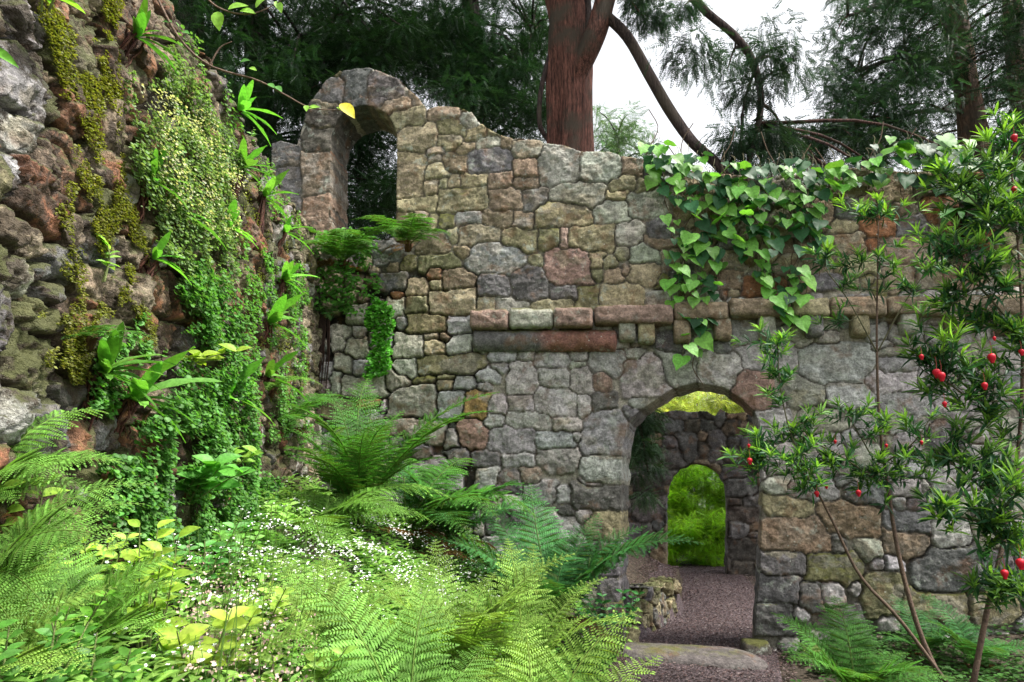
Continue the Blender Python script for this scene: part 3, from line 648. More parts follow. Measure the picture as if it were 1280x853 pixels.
# ---- worn threshold slab
def slab():
    nx, ny = 70, 36; X, Y = np.meshgrid(np.linspace(-1, 1, nx), np.linspace(-1, 1, ny))
    r = (np.abs(X) ** 4 + np.abs(Y) ** 3 + .16 * (fbm(X * 2 + 3, Y * 2, 77) - .5)); h = .11 * np.clip(1 - r, 0, 1) ** .35 + .02 * (fbm(X * 3, Y * 2, 78) - .5) - .02 * sstep(1, 1.3, r)
    c = at(np.array(858.), np.array(812.), 6.35); x = c[0] + X * .60 - .02 * Y; y = c[1] + Y * .26 - .16 * X * 1.0
    V = np.stack([x, y, gz(x, y) - .03 + h], -1).reshape(-1, 3); i = np.arange((ny - 1) * nx).reshape(ny - 1, nx)[:, :-1].ravel()
    o = mk('threshold_slab', V, [np.stack([i, i + 1, i + 1 + nx, i + nx], -1)], M_slab, None, np.tile([.11, .095, .092, 0], (len(V), 1)))
    tag(o, 'worn flat stone slab lying across the path as the doorstep', 'doorstep')
slab()
# chips of bark mulch on the path and the bank
n = 42000; y = 4.6 + 9 * rng.random(n) ** 1.5; x = path_c(y) + (rng.random(n) - .5) * 1.5
y2 = 7.1 + 3 * rng.random(5000); x2 = 1.2 + .42 * (y2 - 7.0) - 1.3 * rng.random(5000); x = np.concatenate([x, x2]); y = np.concatenate([y, y2]); n = len(x)
pos = np.stack([x, y, gz(x, y) + .016 + .008 * rng.random(n)], -1); a = rng.random(n) * 6.283
ch = MB(); pal = np.array([(.14, .085, .08), (.09, .06, .062), (.20, .145, .14), (.30, .25, .24), (.06, .045, .045)])
ch.scatter(T_DIA, pos, np.stack([np.cos(a), np.sin(a), (rng.random(n) - .5) * .7], -1), np.stack([(rng.random(n) - .5), (rng.random(n) - .5), np.ones(n)], -1), .012 + .02 * rng.random(n), pal[rng.choice(5, n, p=[.34, .28, .2, .06, .12])], .45)
tag(ch.build('mulch_chips', M_mulch, None, False), 'purple brown bark mulch covering the path through the doorway', 'mulch', kind='stuff')

# ================================================================== PLANTS
# ------------------------------------------------------------------ ferns
TONES = {'bright': (.17, .35, .065), 'lime': (.235, .385, .075), 'mid': (.075, .22, .035), 'dark': (.06, .20, .055), 'rust': (.16, .075, .03), 'dead': (.055, .035, .03)}
def frond_mesh(name, e0, e1, W, npin, tone, seed, droop=.25, curlside=0.0, coarse=1.0):
    """one frond of unit length: stalk, pinnae, pinnules"""
    g = np.random.default_rng(seed); mb = MB(); n = 46
    t = np.linspace(0, 1, n); e = e0 + (e1 - e0) * t ** 1.35; yaw = curlside * t ** 1.5
    stp = np.stack([np.cos(e) * np.cos(yaw), np.cos(e) * np.sin(yaw), np.sin(e)], -1) / (n - 1)
    P = np.concatenate([[[0, 0, 0]], np.cumsum(stp[:-1], 0)]); T = unit(stp)
    base = np.array(TONES[tone])
    stem = base * .6 + np.array([.05, .04, .01])
    mb.tube(P, .0065 * (1 - .85 * t) + .0008, 5, stem)
    pos = []; X = []; N = []; sz = []; wd = []; cl = []
    for i in range(npin):
        f = .16 + .83 * (i / (npin - 1)) ** .93; k = f * (n - 1); j = min(int(k), n - 2); p = P[j] + (P[j + 1] - P[j]) * (k - j); tt = T[j]
        s = (f - .16) / .84; wl = W * (min(1, (s + .12) / .34) ** .7) * (1 - s ** 1.7) ** .95 + .012
        side0 = unit(np.cross([0, 0, 1.0], tt)) if abs(tt[2]) < .985 else np.array([-math.sin(yaw[j]), math.cos(yaw[j]), 0]); up = np.cross(tt, side0)
        for sg in (-1, 1):
            l = wl * (.70 + .42 * g.random()) * (.55 if g.random() < .05 else 1); fw = .28 + .35 * s + (g.random() - .5) * .12
            d = unit(side0 * sg + tt * fw + up * (.05 + .3 * g.random())); np_ = max(5, int(l / (.0150 * coarse)))
            u = (np.arange(np_) + .6) / np_; dr = droop * l * 1.0
            Q = p + d * (l * u)[:, None] - np.array([0, 0, 1.0]) * (dr * u ** 2)[:, None]
            dd = unit(d[None] * l - np.array([0, 0, 1.0]) * (2 * dr * u)[:, None]); pn = unit(np.cross(dd, np.cross(up, dd)))
            sd_ = unit(np.cross(up, dd))
            pl_ = l * .21 * (1 - u ** 1.5 * .85) + .004
            cj = base * (.66 + .6 * g.random()); cj = cj * .6 + np.array([.16, .09, .03]) * .4 if g.random() < .03 else cj
            for s2 in (-1, 1):
                pos.append(Q); X.append(unit(sd_ * s2 + dd * .55 - up * .12)); N.append(np.tile(up, (np_, 1)) + .25 * (g.random((np_, 3)) - .5)); sz.append(pl_ * (.85 + .3 * g.random(np_)))
                wd.append(np.clip(.0105 * coarse / pl_, .25, .6) * (l / W * .35 + .75)); cl.append(np.clip(cj * (.85 + .3 * g.random((np_, 1))), .002, .9))
            pos.append(Q[-1:]); X.append(dd[-1:]); N.append(up[None]); sz.append(np.array([l / np_ * 1.6])); wd.append(np.array([.5])); cl.append(cj[None])
            # midrib of the pinna
            pos.append(p[None]); X.append(unit(Q[-1:] - p)); N.append(up[None]); sz.append(np.array([l])); wd.append(np.array([.02])); cl.append(stem[None])
    mb.scatter(T_DIA, np.concatenate(pos), np.concatenate(X), np.concatenate(N), np.concatenate(sz), np.concatenate(cl), np.concatenate(wd))
    V = np.concatenate(mb.V); f = [np.concatenate(mb.F3), np.concatenate(mb.F4)]
    me = mesh_data(name, V, f, np.concatenate(mb.c), True); me.materials.append(M_fern); return me
FROND = {}
def frond_pool(tone, habit):
    k = (tone, habit)
    if k not in FROND:
        lo, hi, w, np_, dr, co = {'shuttle': (74, 8, .22, 23, .2, 1.0), 'tall': (80, 14, .175, 27, .16, .9), 'wide': (60, -4, .27, 20, .2, 1.0), 'arch': (48, -34, .24, 20, .28, 1.0), 'low': (30, -20, .22, 16, .25, 1.2), 'lean': (62, 12, .27, 22, .18, 1.0)}[habit]
        FROND[k] = [frond_mesh('frond', math.radians(lo + 6 * (i - 1.5)), math.radians(hi + 9 * (i % 3 - 1)), w * (.9 + .08 * i), np_, tone, 100 + i * 7 + len(FROND) * 50, dr, (.35, -.4, .15, -.15)[i], co) for i in range(4)]
    return FROND[k]
FERN_GROUP = 'ferns growing in the garden bed and on the walls'
def fern(loc, L, n, tone, habit, label, a0=0.0, a1=360.0, tilt=16.0, tilt_dir=-80.0, seed=0, name='fern', extra=None, lv=.42):
    g = np.random.default_rng(seed + 900); r = thing(name, loc, label, 'fern', FERN_GROUP); pool = frond_pool(tone, habit)
    mb = MB(); c0 = np.array(TONES['rust']) * .5
    for k in range(7):                                             # scaly crown
        a = g.random() * 6.283; q = np.array(loc) + np.array([math.cos(a) * .02, math.sin(a) * .02, -.04]); mb.tube([q, q + [math.cos(a) * .02, math.sin(a) * .02, .05], q + [math.cos(a) * .035, math.sin(a) * .035, .09 * L + .02]], [.018, .014, .004], 6, c0)
    mb.build('crown', M_twig, r)
    specs = [(a0 + (a1 - a0) * (k + .5 * g.random()) / n, L * (1 - lv + 2 * lv * g.random() * .8), (g.random() - .5) * 16) for k in range(n)] + list(extra or [])
    for k, (a, l, p) in enumerate(specs):
        o = bpy.data.objects.new('frond', pool[k % 4]); link(o, r)
        M_ = Matrix.Rotation(math.radians(tilt), 4, Vector((-math.sin(math.radians(tilt_dir)), math.cos(math.radians(tilt_dir)), 0))) @ Matrix.Rotation(math.radians(a), 4, 'Z') @ Matrix.Rotation(math.radians(p), 4, 'Y') @ Matrix.Scale(l, 4)
        o.matrix_local = M_
    if tone not in ('rust', 'dead') and L > .45:                   # last year's fronds lying round the base
        dp = frond_pool('rust', 'arch')
        for k in range(3):
            o = bpy.data.objects.new('dead_frond', dp[k]); link(o, r); o.matrix_local = Matrix.Rotation(6.283 * g.random(), 4, 'Z') @ Matrix.Rotation(math.radians(38), 4, 'Y') @ Matrix.Scale(L * .55, 4)
    return r
G = lambda px, Y, dz=0.0: on_ground(px, Y, dz)
# the garden bed
fern(G(575, 3.4), .78, 16, 'lime', 'shuttle', 'large lime green fern in the middle of the bed, frontmost tall one', seed=1)
fern(G(660, 2.75), .60, 12, 'lime', 'wide', 'lime green fern at the bottom edge with fronds fanning toward the path', -75, 120, seed=2, extra=[(25, .75, -8), (48, .8, -20), (-5, .62, 2)])
fern(G(520, 2.55), .62, 8, 'bright', 'wide', 'bright green fern at the bottom edge with one long frond leaning left', 40, 230, seed=3, extra=[(140, .82, -16), (100, .7, -10)])
fern(G(650, 3.9), .74, 10, 'lime', 'tall', 'slender yellow green fern with upright narrow fronds, behind the lime ferns', seed=4)
fern(G(448, 5.5), 1.34, 18, 'mid', 'tall', 'tall mid green fern clump in front of the corner of the walls', seed=5)
fern(G(395, 4.95), .85, 10, 'bright', 'arch', 'bright arching fern at the foot of the left wall near the corner', -80, 130, seed=6)
fern(G(688, 5.95), 1.2, 16, 'dark', 'lean', 'dark bluish green fern against the wall left of the doorway', seed=7)
fern(G(565, 6.25), .95, 9, 'dark', 'lean', 'dark green fern standing close under the reddish stones of the wall', 150, 380, seed=8)
fern(G(510, 6.0), 1.0, 10, 'mid', 'arch', 'low green fern between the tall clump and the wall', -60, 120, seed=9)
fern(at(np.array(-20.), np.array(740.), 2.1), .43, 11, 'bright', 'arch', 'bright fern in the lower left corner with layered spreading fronds', -75, 75, 34, -90, seed=10, extra=[(0, .55, -4), (20, .5, -14)])
fern(at(np.array(-25.), np.array(640.), 2.35), .46, 8, 'bright', 'arch', 'pale green fern at the left edge below the rusty stones', -80, 80, 30, -90, seed=11, extra=[(5, .5, -10)])
fern(G(535, 5.75), .36, 9, 'rust', 'low', 'small withered rusty brown fern under the tall clump', seed=12)
fern(G(1045, 5.1), .72, 13, 'mid', 'wide', 'green fern in front of the wall right of the doorway', seed=13)
fern(G(1190, 5.7), .6, 9, 'dark', 'wide', 'shaded dark fern behind the red-flowered shrub stems', seed=14)
fern(G(1262, 3.6), .42, 6, 'bright', 'lean', 'pale green fern in the lower right corner', 90, 250, seed=15)
fern(G(415, 3.0), .46, 7, 'lime', 'shuttle', 'small yellowish fern among the white flowers at bottom left of the stump', 20, 200, seed=16)
fern(G(1130, 6.05), .5, 8, 'dark', 'wide', 'low dark fern at the wall foot between the shrub stems', seed=17)
fern(G(300, 2.5), .36, 6, 'lime', 'lean', 'small pale fern by the yellow leaved plant at the bottom', seed=18)
fern(G(120, 2.25), .46, 9, 'bright', 'wide', 'bright fern at the bottom left between the corner fern and the yellow plant', -60, 200, 24, -90, seed=31)
fern(G(20, 1.9), .42, 9, 'lime', 'wide', 'pale lime fern lowest in the bottom left corner', -50, 200, 24, -90, seed=32)
# ferns rooted in the walls
def wall_at(pl, px, py, h=.03): return pl.px(px, py, h)
fern(wall_at(PM, 512, 312, .08), .62, 10, 'mid', 'arch', 'fern rooted in the wall just under the right foot of the window', -160, -20, seed=21)
fern(wall_at(PM, 435, 335, .14), .70, 12, 'mid', 'arch', 'fern hanging in the wall corner below the window sill', -170, -10, seed=22)
fern(wall_at(PM, 412, 395, .05), .42, 8, 'dark', 'low', 'dark fern lowest in the corner under the window', -150, -10, seed=23)
fern(wall_at(PL, 355, 535, .03), .52, 8, 'mid', 'arch', 'fern springing from the far foot of the left wall', -80, 80, seed=24)
fern(wall_at(PL, 95, 425, .03), .25, 8, 'mid', 'low', 'small ferny tuft on the left wall above the broad leaved plant', -95, 60, seed=25)
fern(wall_at(PL, 330, 490, .03), .36, 7, 'bright', 'arch', 'light fern on the left wall above the white flowers', -90, 60, seed=26)
fern(at(np.array(345.), np.array(715.), 4.3), .34, 9, 'mid', 'shuttle', 'fern sprouting on top of the dark stump', seed=27)
# ------------------------------------------------------------------ dark stump of an old fern
def stump():
    c = at(np.array(418.), np.array(745.), 4.25); r = thing('fern_stump', c, 'dark brown stump of a dead fern among the white flowers', 'stump')
    k, m_ = 40, 26; mb = MB(); V = []
    for i in range(m_):
        f = i / (m_ - 1); a = np.arange(k) * 6.2832 / k; rad = (.20 * (1 - f ** 3) ** .6 + .01) * (1 + .5 * (fbm(np.cos(a) * 2 + 4, np.sin(a) * 2 + f * 3, 91) - .5) + .25 * (vn(a * 6, a * 0 + f * 2, 92) - .5))
        V.append(np.stack([c[0] + rad * np.cos(a) * 1.25, c[1] + rad * np.sin(a), np.full(k, c[2] - .25 + .34 * f) + .03 * np.sin(a * 3)], -1))
    j = np.arange(k); Q = np.concatenate([np.stack([i * k + j, i * k + (j + 1) % k, (i + 1) * k + (j + 1) % k, (i + 1) * k + j], -1) for i in range(m_ - 1)])
    mb.add(np.concatenate(V), None, Q, (.045, .03, .024)); mb.build('stump_body', M_bark, r)
    pool = [frond_mesh('dead_frond', math.radians(20), math.radians(-75), .16, 18, 'dead', 400 + i, .5) for i in range(3)]
    for i in range(12):
        o = bpy.data.objects.new('dead_frond', pool[i % 3]); link(o, r)
        o.matrix_local = Matrix.Translation((0, 0, .05)) @ Matrix.Rotation(i * .55 + .2 * random.random(), 4, 'Z') @ Matrix.Scale(.33 + .16 * random.random(), 4)
stump()
# ------------------------------------------------------------------ hart's tongue ferns on the left wall
def strap_plant(px, py, L, n, label, pl=PL, a0=-70, a1=250, roots=0.0, tone=(.13, .34, .05), seed=0, wide=1.0, name='hart_tongue_fern', h=.06):
    g = np.random.default_rng(seed + 40); p = pl.px(px, py, h); r = thing(name, p, label, 'fern', 'strap leaved ferns on the left wall')
    ang = np.radians(a0 + (a1 - a0) * (np.arange(n) + .6 * g.random(n)) / n); out = .55 + .5 * g.random(n)
    n0 = n; n = int(n * 1.35); ang = np.radians(a0 + (a1 - a0) * (np.arange(n) + .6 * g.random(n)) / n); out = .5 + .6 * g.random(n)
    X = np.cos(ang)[:, None] * (-pl.U if pl is PL else pl.U) * 1.1 + np.sin(ang)[:, None] * np.array([0, 0, .6]) + out[:, None] * (pl.N - .25 * np.array([0, 1.0, 0])) + np.array([0, 0, .30])
    mb = MB(); N = np.tile(np.array([0, 0, 1.0]), (n, 1)) + .5 * pl.N + .3 * (g.random((n, 3)) - .5)
    s = (.85 + .7 * g.random()) * L * (.55 + .55 * g.random(n)); hf = n // 2
    mb.scatter(T_STRAP, np.tile(p, (hf, 1)), X[:hf], N[:hf], s[:hf], vary(tone, hf, .14, .4, g), wide * 1.1)
    mb.scatter(T_STRAP2, np.tile(p, (n - hf, 1)), X[hf:], N[hf:], s[hf:], vary(tone, n - hf, .14, .4, g), wide * 1.05)
    mb.build('leaves', M_gloss, r)
    rt = MB()
    for k in range(int(10 + roots * 90)):
        q = p + pl.U * (g.random() - .5) * .09 + pl.N * (g.random() - .6) * .05; l = (.08 + roots * (.4 + .6 * g.random()))
        w_ = [(q + np.array([0, 0, -l * t_]) + pl.U * .022 * math.sin(t_ * 5 + k) - pl.N * .05 * t_ + pl.N * .012 * math.sin(t_ * 9 + k * 2)) for t_ in (0, .25, .5, .75, 1)]
        rt.tube(w_, [.006, .006, .005, .004, .002], 4, vary((.075, .03, .02), 1, .1, .4, g)[0], cap=False)
    rt.build('dead_fronds', M_twig, r); return r
HT = [(152, 48, .21, 9, 'strap leaved fern highest on the left wall, near the top edge of the photo', .1), (287, 140, .24, 7, 'strap leaved fern standing on the sloping crest of the left wall', .0),
      (168, 228, .23, 7, 'strap leaved fern beside the upper creeper mat with long level leaves', .25), (288, 212, .22, 6, 'strap leaved fern below the crest with leaves reaching right', .25),
      (318, 248, .24, 7, 'strap leaved fern above the longest strip of red brown roots', .75), (345, 292, .26, 5, 'strap leaved fern with pale level leaves by the far end of the left wall', .2),
      (108, 468, .26, 9, 'broad leaved fern low on the left wall with a big upright leaf', .22), (148, 502, .24, 7, 'strap leaved fern low on the left wall with drooping glossy leaves', .12),
      (343, 352, .25, 9, 'strap leaved fern with upright bunched leaves on the far part of the left wall', .35), (325, 405, .25, 6, 'strap leaved fern under the bunched one on the far part of the wall', .35),
      (268, 498, .22, 5, 'strap leaved fern with an upright leaf at the lower edge of the creeper mat', .0), (322, 472, .26, 4, 'strap leaved fern with two steep leaves near the wall foot', .0),
      (175, 325, .17, 5, 'small strap leaved fern left of the lower creeper mat', .1), (270, 285, .2, 5, 'small strap leaved fern right of the creeper mat, under the crest', .0),
      (205, 268, .18, 3, 'drooping strap leaved fern with brown withered stalks in the middle of the mat', .3)]
for i, (px, py, L, n, lab, rt) in enumerate(HT): strap_plant(px, py, L, n, lab, roots=rt, seed=i)
strap_plant(1190, 270, .42, 8, 'dark strap leaved fern hanging from the top of the wall at the right', PM, -170, 20, .5, (.05, .17, .03), 77, 1.2, h=.12)
# ------------------------------------------------------------------ creepers: leaf carpets on the left wall and the bank
def wall_h(pl, u, v): return .05 + .07 * fbm(u * 3, v * 3, 33)
def mat_on_wall(mb, pl, poly, n, size, tone, dens=.40, thick=.07, sd_=3, tm=T_ROUND, sag=.35, wid=1.0, hv=.35, flo=None):
    q = pl.uv(np.array([p[0] for p in poly], float), np.array([p[1] for p in poly], float)); a0, a1 = q.min(0), q.max(0)
    u = rng.uniform(a0[0], a1[0], n * 3); v = rng.uniform(a0[1], a1[1], n * 3); ed = .13
    k = inpoly(u + ed * (fbm(u * 5, v * 5, sd_) - .5) * 3, v + ed * (fbm(u * 5, v * 5, sd_ + 1) - .5) * 3, q) & (fbm(u * 6, v * 6, sd_ + 2, 4) > dens); u, v = u[k][:n], v[k][:n]; m_ = len(u)
    bulk = fbm(u * 4, v * 4, sd_ + 4); h = .03 + thick * (.3 + 1.4 * bulk) * (.4 + .6 * rng.random(m_))
    P = pl.P0 + u[:, None] * pl.U + v[:, None] * pl.V + h[:, None] * pl.N
    X = (rng.random((m_, 1)) - .5) * 2 * pl.U - sag * (.2 + rng.random((m_, 1))) * np.array([0, 0, 1.0]) + (rng.random((m_, 1)) * .9) * pl.N
    N = pl.N * (.6 + rng.random((m_, 1))) + np.array([0, 0, .7]) + (rng.random((m_, 3)) - .5) * 1.0
    c = vary(tone, m_, .1, hv) * (.72 + .6 * fbm(u * 9, v * 9, sd_ + 8))[:, None]
    mb.scatter(tm, P, X, N, size * (.6 + .8 * rng.random(m_)), c, wid)
    return P
cm = MB()
mat_on_wall(cm, PL, [(138, 85), (200, 70), (262, 150), (284, 215), (280, 300), (258, 370), (225, 400), (200, 350), (165, 262), (140, 180)], 15000, .0165, (.14, .22, .08), .34, .10, 3)
mat_on_wall(cm, PL, [(150, 110), (250, 150), (275, 210), (262, 300), (175, 262)], 2500, .012, (.42, .42, .26), .45, .13, 5)
tag(cm.build('creeping_plant', M_leaf, None), 'thick pale green mat of tiny leaves hanging over the upper left wall', 'creeper', kind='stuff')
cm = MB()
mat_on_wall(cm, PL, [(215, 330), (262, 350), (275, 440), (300, 560), (340, 640), (250, 700), (90, 690), (105, 560), (150, 540), (190, 470), (185, 410)], 19000, .021, (.085, .215, .045), .40, .12, 13)
mat_on_wall(cm, PL, [(120, 400), (190, 380), (190, 470), (110, 520), (90, 470)], 1500, .02, (.10, .25, .05), .5, .05, 23)
mat_on_wall(cm, PL, [(280, 300), (372, 330), (382, 560), (300, 560)], 5200, .02, (.10, .24, .05), .50, .05, 43)
mat_on_wall(cm, PL, [(140, 0), (230, 40), (330, 210), (380, 300), (340, 290), (250, 110)], 1200, .02, (.12, .25, .06), .5, .05, 53)
tag(cm.build('creeping_plant', M_leaf, None), 'green carpet of small leaves covering the lower left wall and the bank', 'creeper', kind='stuff')
ms = MB()
mat_on_wall(ms, PL, [(40, 0), (135, 0), (140, 180), (180, 420), (80, 500), (0, 470), (0, 420), (60, 330), (40, 150)], 26000, .012, (.15, .16, .025), .49, .028, 63, T_DIA, .2, .7, .4)
mat_on_wall(ms, PL, [(280, 170), (385, 290), (385, 500), (300, 520), (270, 330)], 7000, .012, (.15, .17, .025), .56, .02, 73, T_DIA, .2, .7, .4)
tag(ms.build('moss', M_leaf, None), 'yellow green moss tufts on the stones of the left wall', 'moss', kind='stuff')
cw = MB()
mat_on_wall(cw, PM, [(462, 378), (490, 372), (494, 420), (486, 470), (474, 476), (462, 440)], 1500, .03, (.09, .30, .03), .2, .09, 83)
tag(cw.build('creeping_plant', M_leaf, None), 'small bright green creeper hanging on the corner wall below the window', 'creeper')
cw = MB()
mat_on_wall(cw, PM, [(385, 300), (470, 290), (478, 380), (440, 400), (395, 385)], 900, .05, (.10, .28, .04), .3, .16, 87, T_OVATE, .4, 1.0)
for k in range(40):
    q = PM.px(392 + 22 * random.random(), 385 + 20 * random.random(), .05); l = .3 + .5 * random.random()
    cw.tube([q, q + [.02, -.01, -l * .5], q + [.0, .01, -l]], [.008, .007, .003], 4, (.06, .03, .02), cap=False)
tag(cw.build('shrublet', M_leaf, None), 'leafy green plant with dark hanging stems filling the corner of the walls', 'plant')
# ------------------------------------------------------------------ ground cover, white flowers
def bed_pts(n, x0, x1, y0, y1, cond):
    x = rng.uniform(x0, x1, n * 3); y = rng.uniform(y0, y1, n * 3); k = cond(x, y) & (x > left_x(y) + .02) & (x < path_c(y) - .66); return x[k][:n], y[k][:n]
gc = MB()
x, y = bed_pts(42000, -2.3, 1.0, 1.5, 6.7, lambda x, y: fbm(x * 3, y * 3, 7) > .36)
n = len(x); h = .02 + .13 * fbm(x * 5, y * 5, 8) * (.4 + .6 * rng.random(n)); P = np.stack([x, y, gz(x, y) + h], -1); a = rng.random(n) * 6.283
gc.scatter(T_ROUND, P, np.stack([np.cos(a), np.sin(a), .4 * (rng.random(n) - .4)], -1), np.stack([.7 * (rng.random(n) - .5), .7 * (rng.random(n) - .7), np.ones(n)], -1), .016 + .024 * rng.random(n), vary((.14, .30, .055), n, .1, .35) * (.6 + .8 * fbm(x * 2.5, y * 2.5, 12))[:, None])
x, y = bed_pts(9000, -2.2, .9, 1.5, 6.4, lambda x, y: fbm(x * 2, y * 2, 17) > .5); n = len(x); P = np.stack([x, y, gz(x, y) + .05 + .12 * rng.random(n)], -1); a = rng.random(n) * 6.283
gc.scatter(T_LANCE, P, np.stack([np.cos(a), np.sin(a), .8 * rng.random(n)], -1), np.tile([0, -.3, 1.0], (n, 1)), .03 + .05 * rng.random(n), vary((.20, .36, .07), n, .1, .3), 1.6)
tag(gc.build('ground_cover', M_leaf, None), 'low mixed green ground cover filling the garden bed', 'ground cover', kind='stuff')
gc = MB()
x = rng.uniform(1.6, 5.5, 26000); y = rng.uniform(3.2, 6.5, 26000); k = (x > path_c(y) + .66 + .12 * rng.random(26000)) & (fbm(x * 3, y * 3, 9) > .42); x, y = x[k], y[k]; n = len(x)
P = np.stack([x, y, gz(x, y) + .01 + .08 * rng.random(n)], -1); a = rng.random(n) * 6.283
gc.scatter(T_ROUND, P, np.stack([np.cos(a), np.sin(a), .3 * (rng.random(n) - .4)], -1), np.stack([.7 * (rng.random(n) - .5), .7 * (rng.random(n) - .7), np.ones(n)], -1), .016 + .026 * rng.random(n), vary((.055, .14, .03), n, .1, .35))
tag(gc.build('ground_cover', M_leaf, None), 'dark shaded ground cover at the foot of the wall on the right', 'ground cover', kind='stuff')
fl = MB(); st = MB()
def dens_fl(x, y):
    X3 = np.stack([x, y, gz(x, y) + .15], -1) - EYE; cz = X3[:, 1] * cp + X3[:, 2] * sp_; px = CX + F_PX * X3[:, 0] / cz; py = CY - F_PX * (X3[:, 2] * cp - X3[:, 1] * sp_) / cz
    d = np.exp(-((px - 500) / 150) ** 2 - ((py - 705) / 60) ** 2) * 1.3 + .5 * np.exp(-((px - 260) / 130) ** 2 - ((py - 760) / 100) ** 2) + .35 * np.exp(-((px - 330) / 60) ** 2 - ((py - 690) / 60) ** 2)
    return d * (fbm(x * 5, y * 5, 27) > .47)
x, y = bed_pts(60000, -2.2, .9, 1.6, 6.4, lambda x, y: rng.random(len(x)) < .20 * dens_fl(x, y)); x, y = x[:2600], y[:2600]; n = len(x)
cl_ = np.repeat(np.arange(n // 4 + 1), 4)[:n]; bx, by = x[cl_ * 4 % n], y[cl_ * 4 % n]; x = bx + .028 * rng.standard_normal(n); y = by + .028 * rng.standard_normal(n)
zt = gz(x, y) + .10 + .10 * fbm(bx * 7, by * 7, 21) + .03 * rng.random(n); P = np.stack([x, y, zt], -1)
fl.scatter(T_FLOWER, P, np.stack([np.cos(x * 90), np.sin(x * 90), .1 * x], -1), np.stack([.8 * (rng.random(n) - .5), -.5 - .3 * rng.random(n), np.ones(n)], -1), .007 + .006 * rng.random(n), vary((.80, .80, .78), n, .02, .08))
tag(fl.build('white_flowers', M_petal, None, False), 'tiny white flowers scattered over the garden bed', 'flowers', kind='stuff')
for i in range(0, n, 4):
    b = np.array([bx[i], by[i], float(gz(bx[i], by[i]))]); st.tube([b, (b + P[i]) / 2 + [.004, 0, 0], P[i]], [.0015, .0013, .001], 3, (.12, .22, .06), cap=False)
tag(st.build('flower_stalks', M_leaf, None), 'thin green stalks carrying the tiny white flowers', 'stalks', kind='stuff')
# pinkish seed heads low on the left, thin grass blades
gr = MB()
for k in range(46):
    px = 250 + 170 * random.random(); Y = 2.1 + 1.6 * random.random(); b = G(px, Y); hgt = .28 + .35 * random.random(); tx = .12 * (random.random() - .3); ty = .1 * (random.random() - .5)
    Pp = [b, b + [tx * .3, ty * .3, hgt * .5], b + [tx, ty, hgt]]; gr.tube(spline(Pp, 6), np.linspace(.0022, .0008, 6), 3, (.13, .24, .05), cap=False)
tag(gr.build('grass', M_leaf, None), 'thin upright grass blades at the bottom left of the bed', 'grass', kind='stuff')
sh = MB(); n = 1900
px = 235 + 170 * rng.random(n); Yd = 2.05 + 1.1 * rng.random(n); b = np.stack([(px - CX) / F_PX * Yd * cp, Yd], -1); P = np.stack([b[:, 0], b[:, 1], gz(b[:, 0], b[:, 1]) + .06 + .16 * rng.random(n)], -1)
sh.scatter(T_DIA, P, rng.standard_normal((n, 3)), rng.standard_normal((n, 3)), .008 + .008 * rng.random(n), vary((.40, .29, .24), n, .1, .3), .8)
tag(sh.build('seed_heads', M_petal, None, False), 'pinkish dry seed heads at the bottom of the bed', 'seed heads', kind='stuff')
# ------------------------------------------------------------------ broad leaved herbs
def herb(name, loc, H, nst, nlf, lsize, tone, label, seed, spread=.12, tm=T_OVATE, wid=1.0, lean=(0, 0), cat='plant'):
    g = np.random.default_rng(seed + 300); r = thing(name, loc, label, cat); loc = np.array(loc); s_ = MB(); l_ = MB()
    for k in range(nst):
        a = g.random() * 6.283; tip = loc + [spread * math.cos(a) * g.random() * 1.5 + lean[0], spread * math.sin(a) * g.random() * 1.5 + lean[1], H * (.65 + .45 * g.random())]
        P = spline([loc + [.02 * math.cos(a), .02 * math.sin(a), 0], (loc + tip) / 2 + [.02 * math.cos(a), .02 * math.sin(a), .02], tip], 9); s_.tube(P, np.linspace(.0045, .0018, 9), 5, (.13, .16, .05), cap=False)
        for q in range(nlf):
            f = .35 + .65 * (q // 2 + .5) / (nlf / 2); p = P[min(8, int(f * 8))]; b = a + (q // 2) * 1.57 + (q % 2) * math.pi + g.random() * .5; up = .15 + .7 * (f - .35)
            l_.scatter(tm, p[None], np.array([[math.cos(b), math.sin(b), up]]), np.array([[.5 * (g.random() - .5), -.9, 1.0]]), lsize * (.7 + .5 * g.random()), vary(np.array(tone) * (.75 + .4 * f), 1, .06, .2, g), wid)
    s_.build('stems', M_twig, r); l_.build('leaves', M_leaf, r); return r
herb('hypericum', G(205, 2.45, .0), .40, 8, 7, .072, (.28, .43, .05), 'yellow green broad leaved plant at bottom left among the white flowers', 1, .10)
herb('hypericum', G(265, 2.3, .0), .26, 4, 8, .085, (.30, .42, .05), 'low yellow green plant to the right of the tall leafy one at the bottom', 2, .12)
herb('hypericum', wall_at(PL, 208, 462, .05), .10, 4, 6, .085, (.30, .42, .045), 'yellow green sprig on the left wall beside the broad leaved fern', 3, .16, lean=(.12, 0))
herb('hypericum', wall_at(PL, 215, 632, .08), .20, 6, 8, .125, (.11, .33, .05), 'sprawling plant with long green leaves low on the left wall', 4, .22, lean=(.14, -.05))
herb('hypericum', wall_at(PL, 268, 590, .06), .12, 3, 5, .11, (.24, .42, .06), 'light green sprig with pointed leaves right of the sprawling plant', 5, .1, lean=(.08, 0))
herb('bugle', G(60, 1.75, .0), .28, 7, 12, .045, (.07, .20, .03), 'dark green toothed leaf plant in the lower left corner', 6, .12, T_LANCE, 2.6)
herb('bugle', G(150, 1.9, .0), .26, 6, 12, .045, (.09, .24, .035), 'mid green bushy herb at the bottom edge left of the yellow leaves', 7, .12, T_LANCE, 2.2)
herb('hypericum', G(30, 2.35, .1), .34, 3, 8, .085, (.26, .42, .06), 'pale green sprig at the left edge above the corner fern', 8, .08)
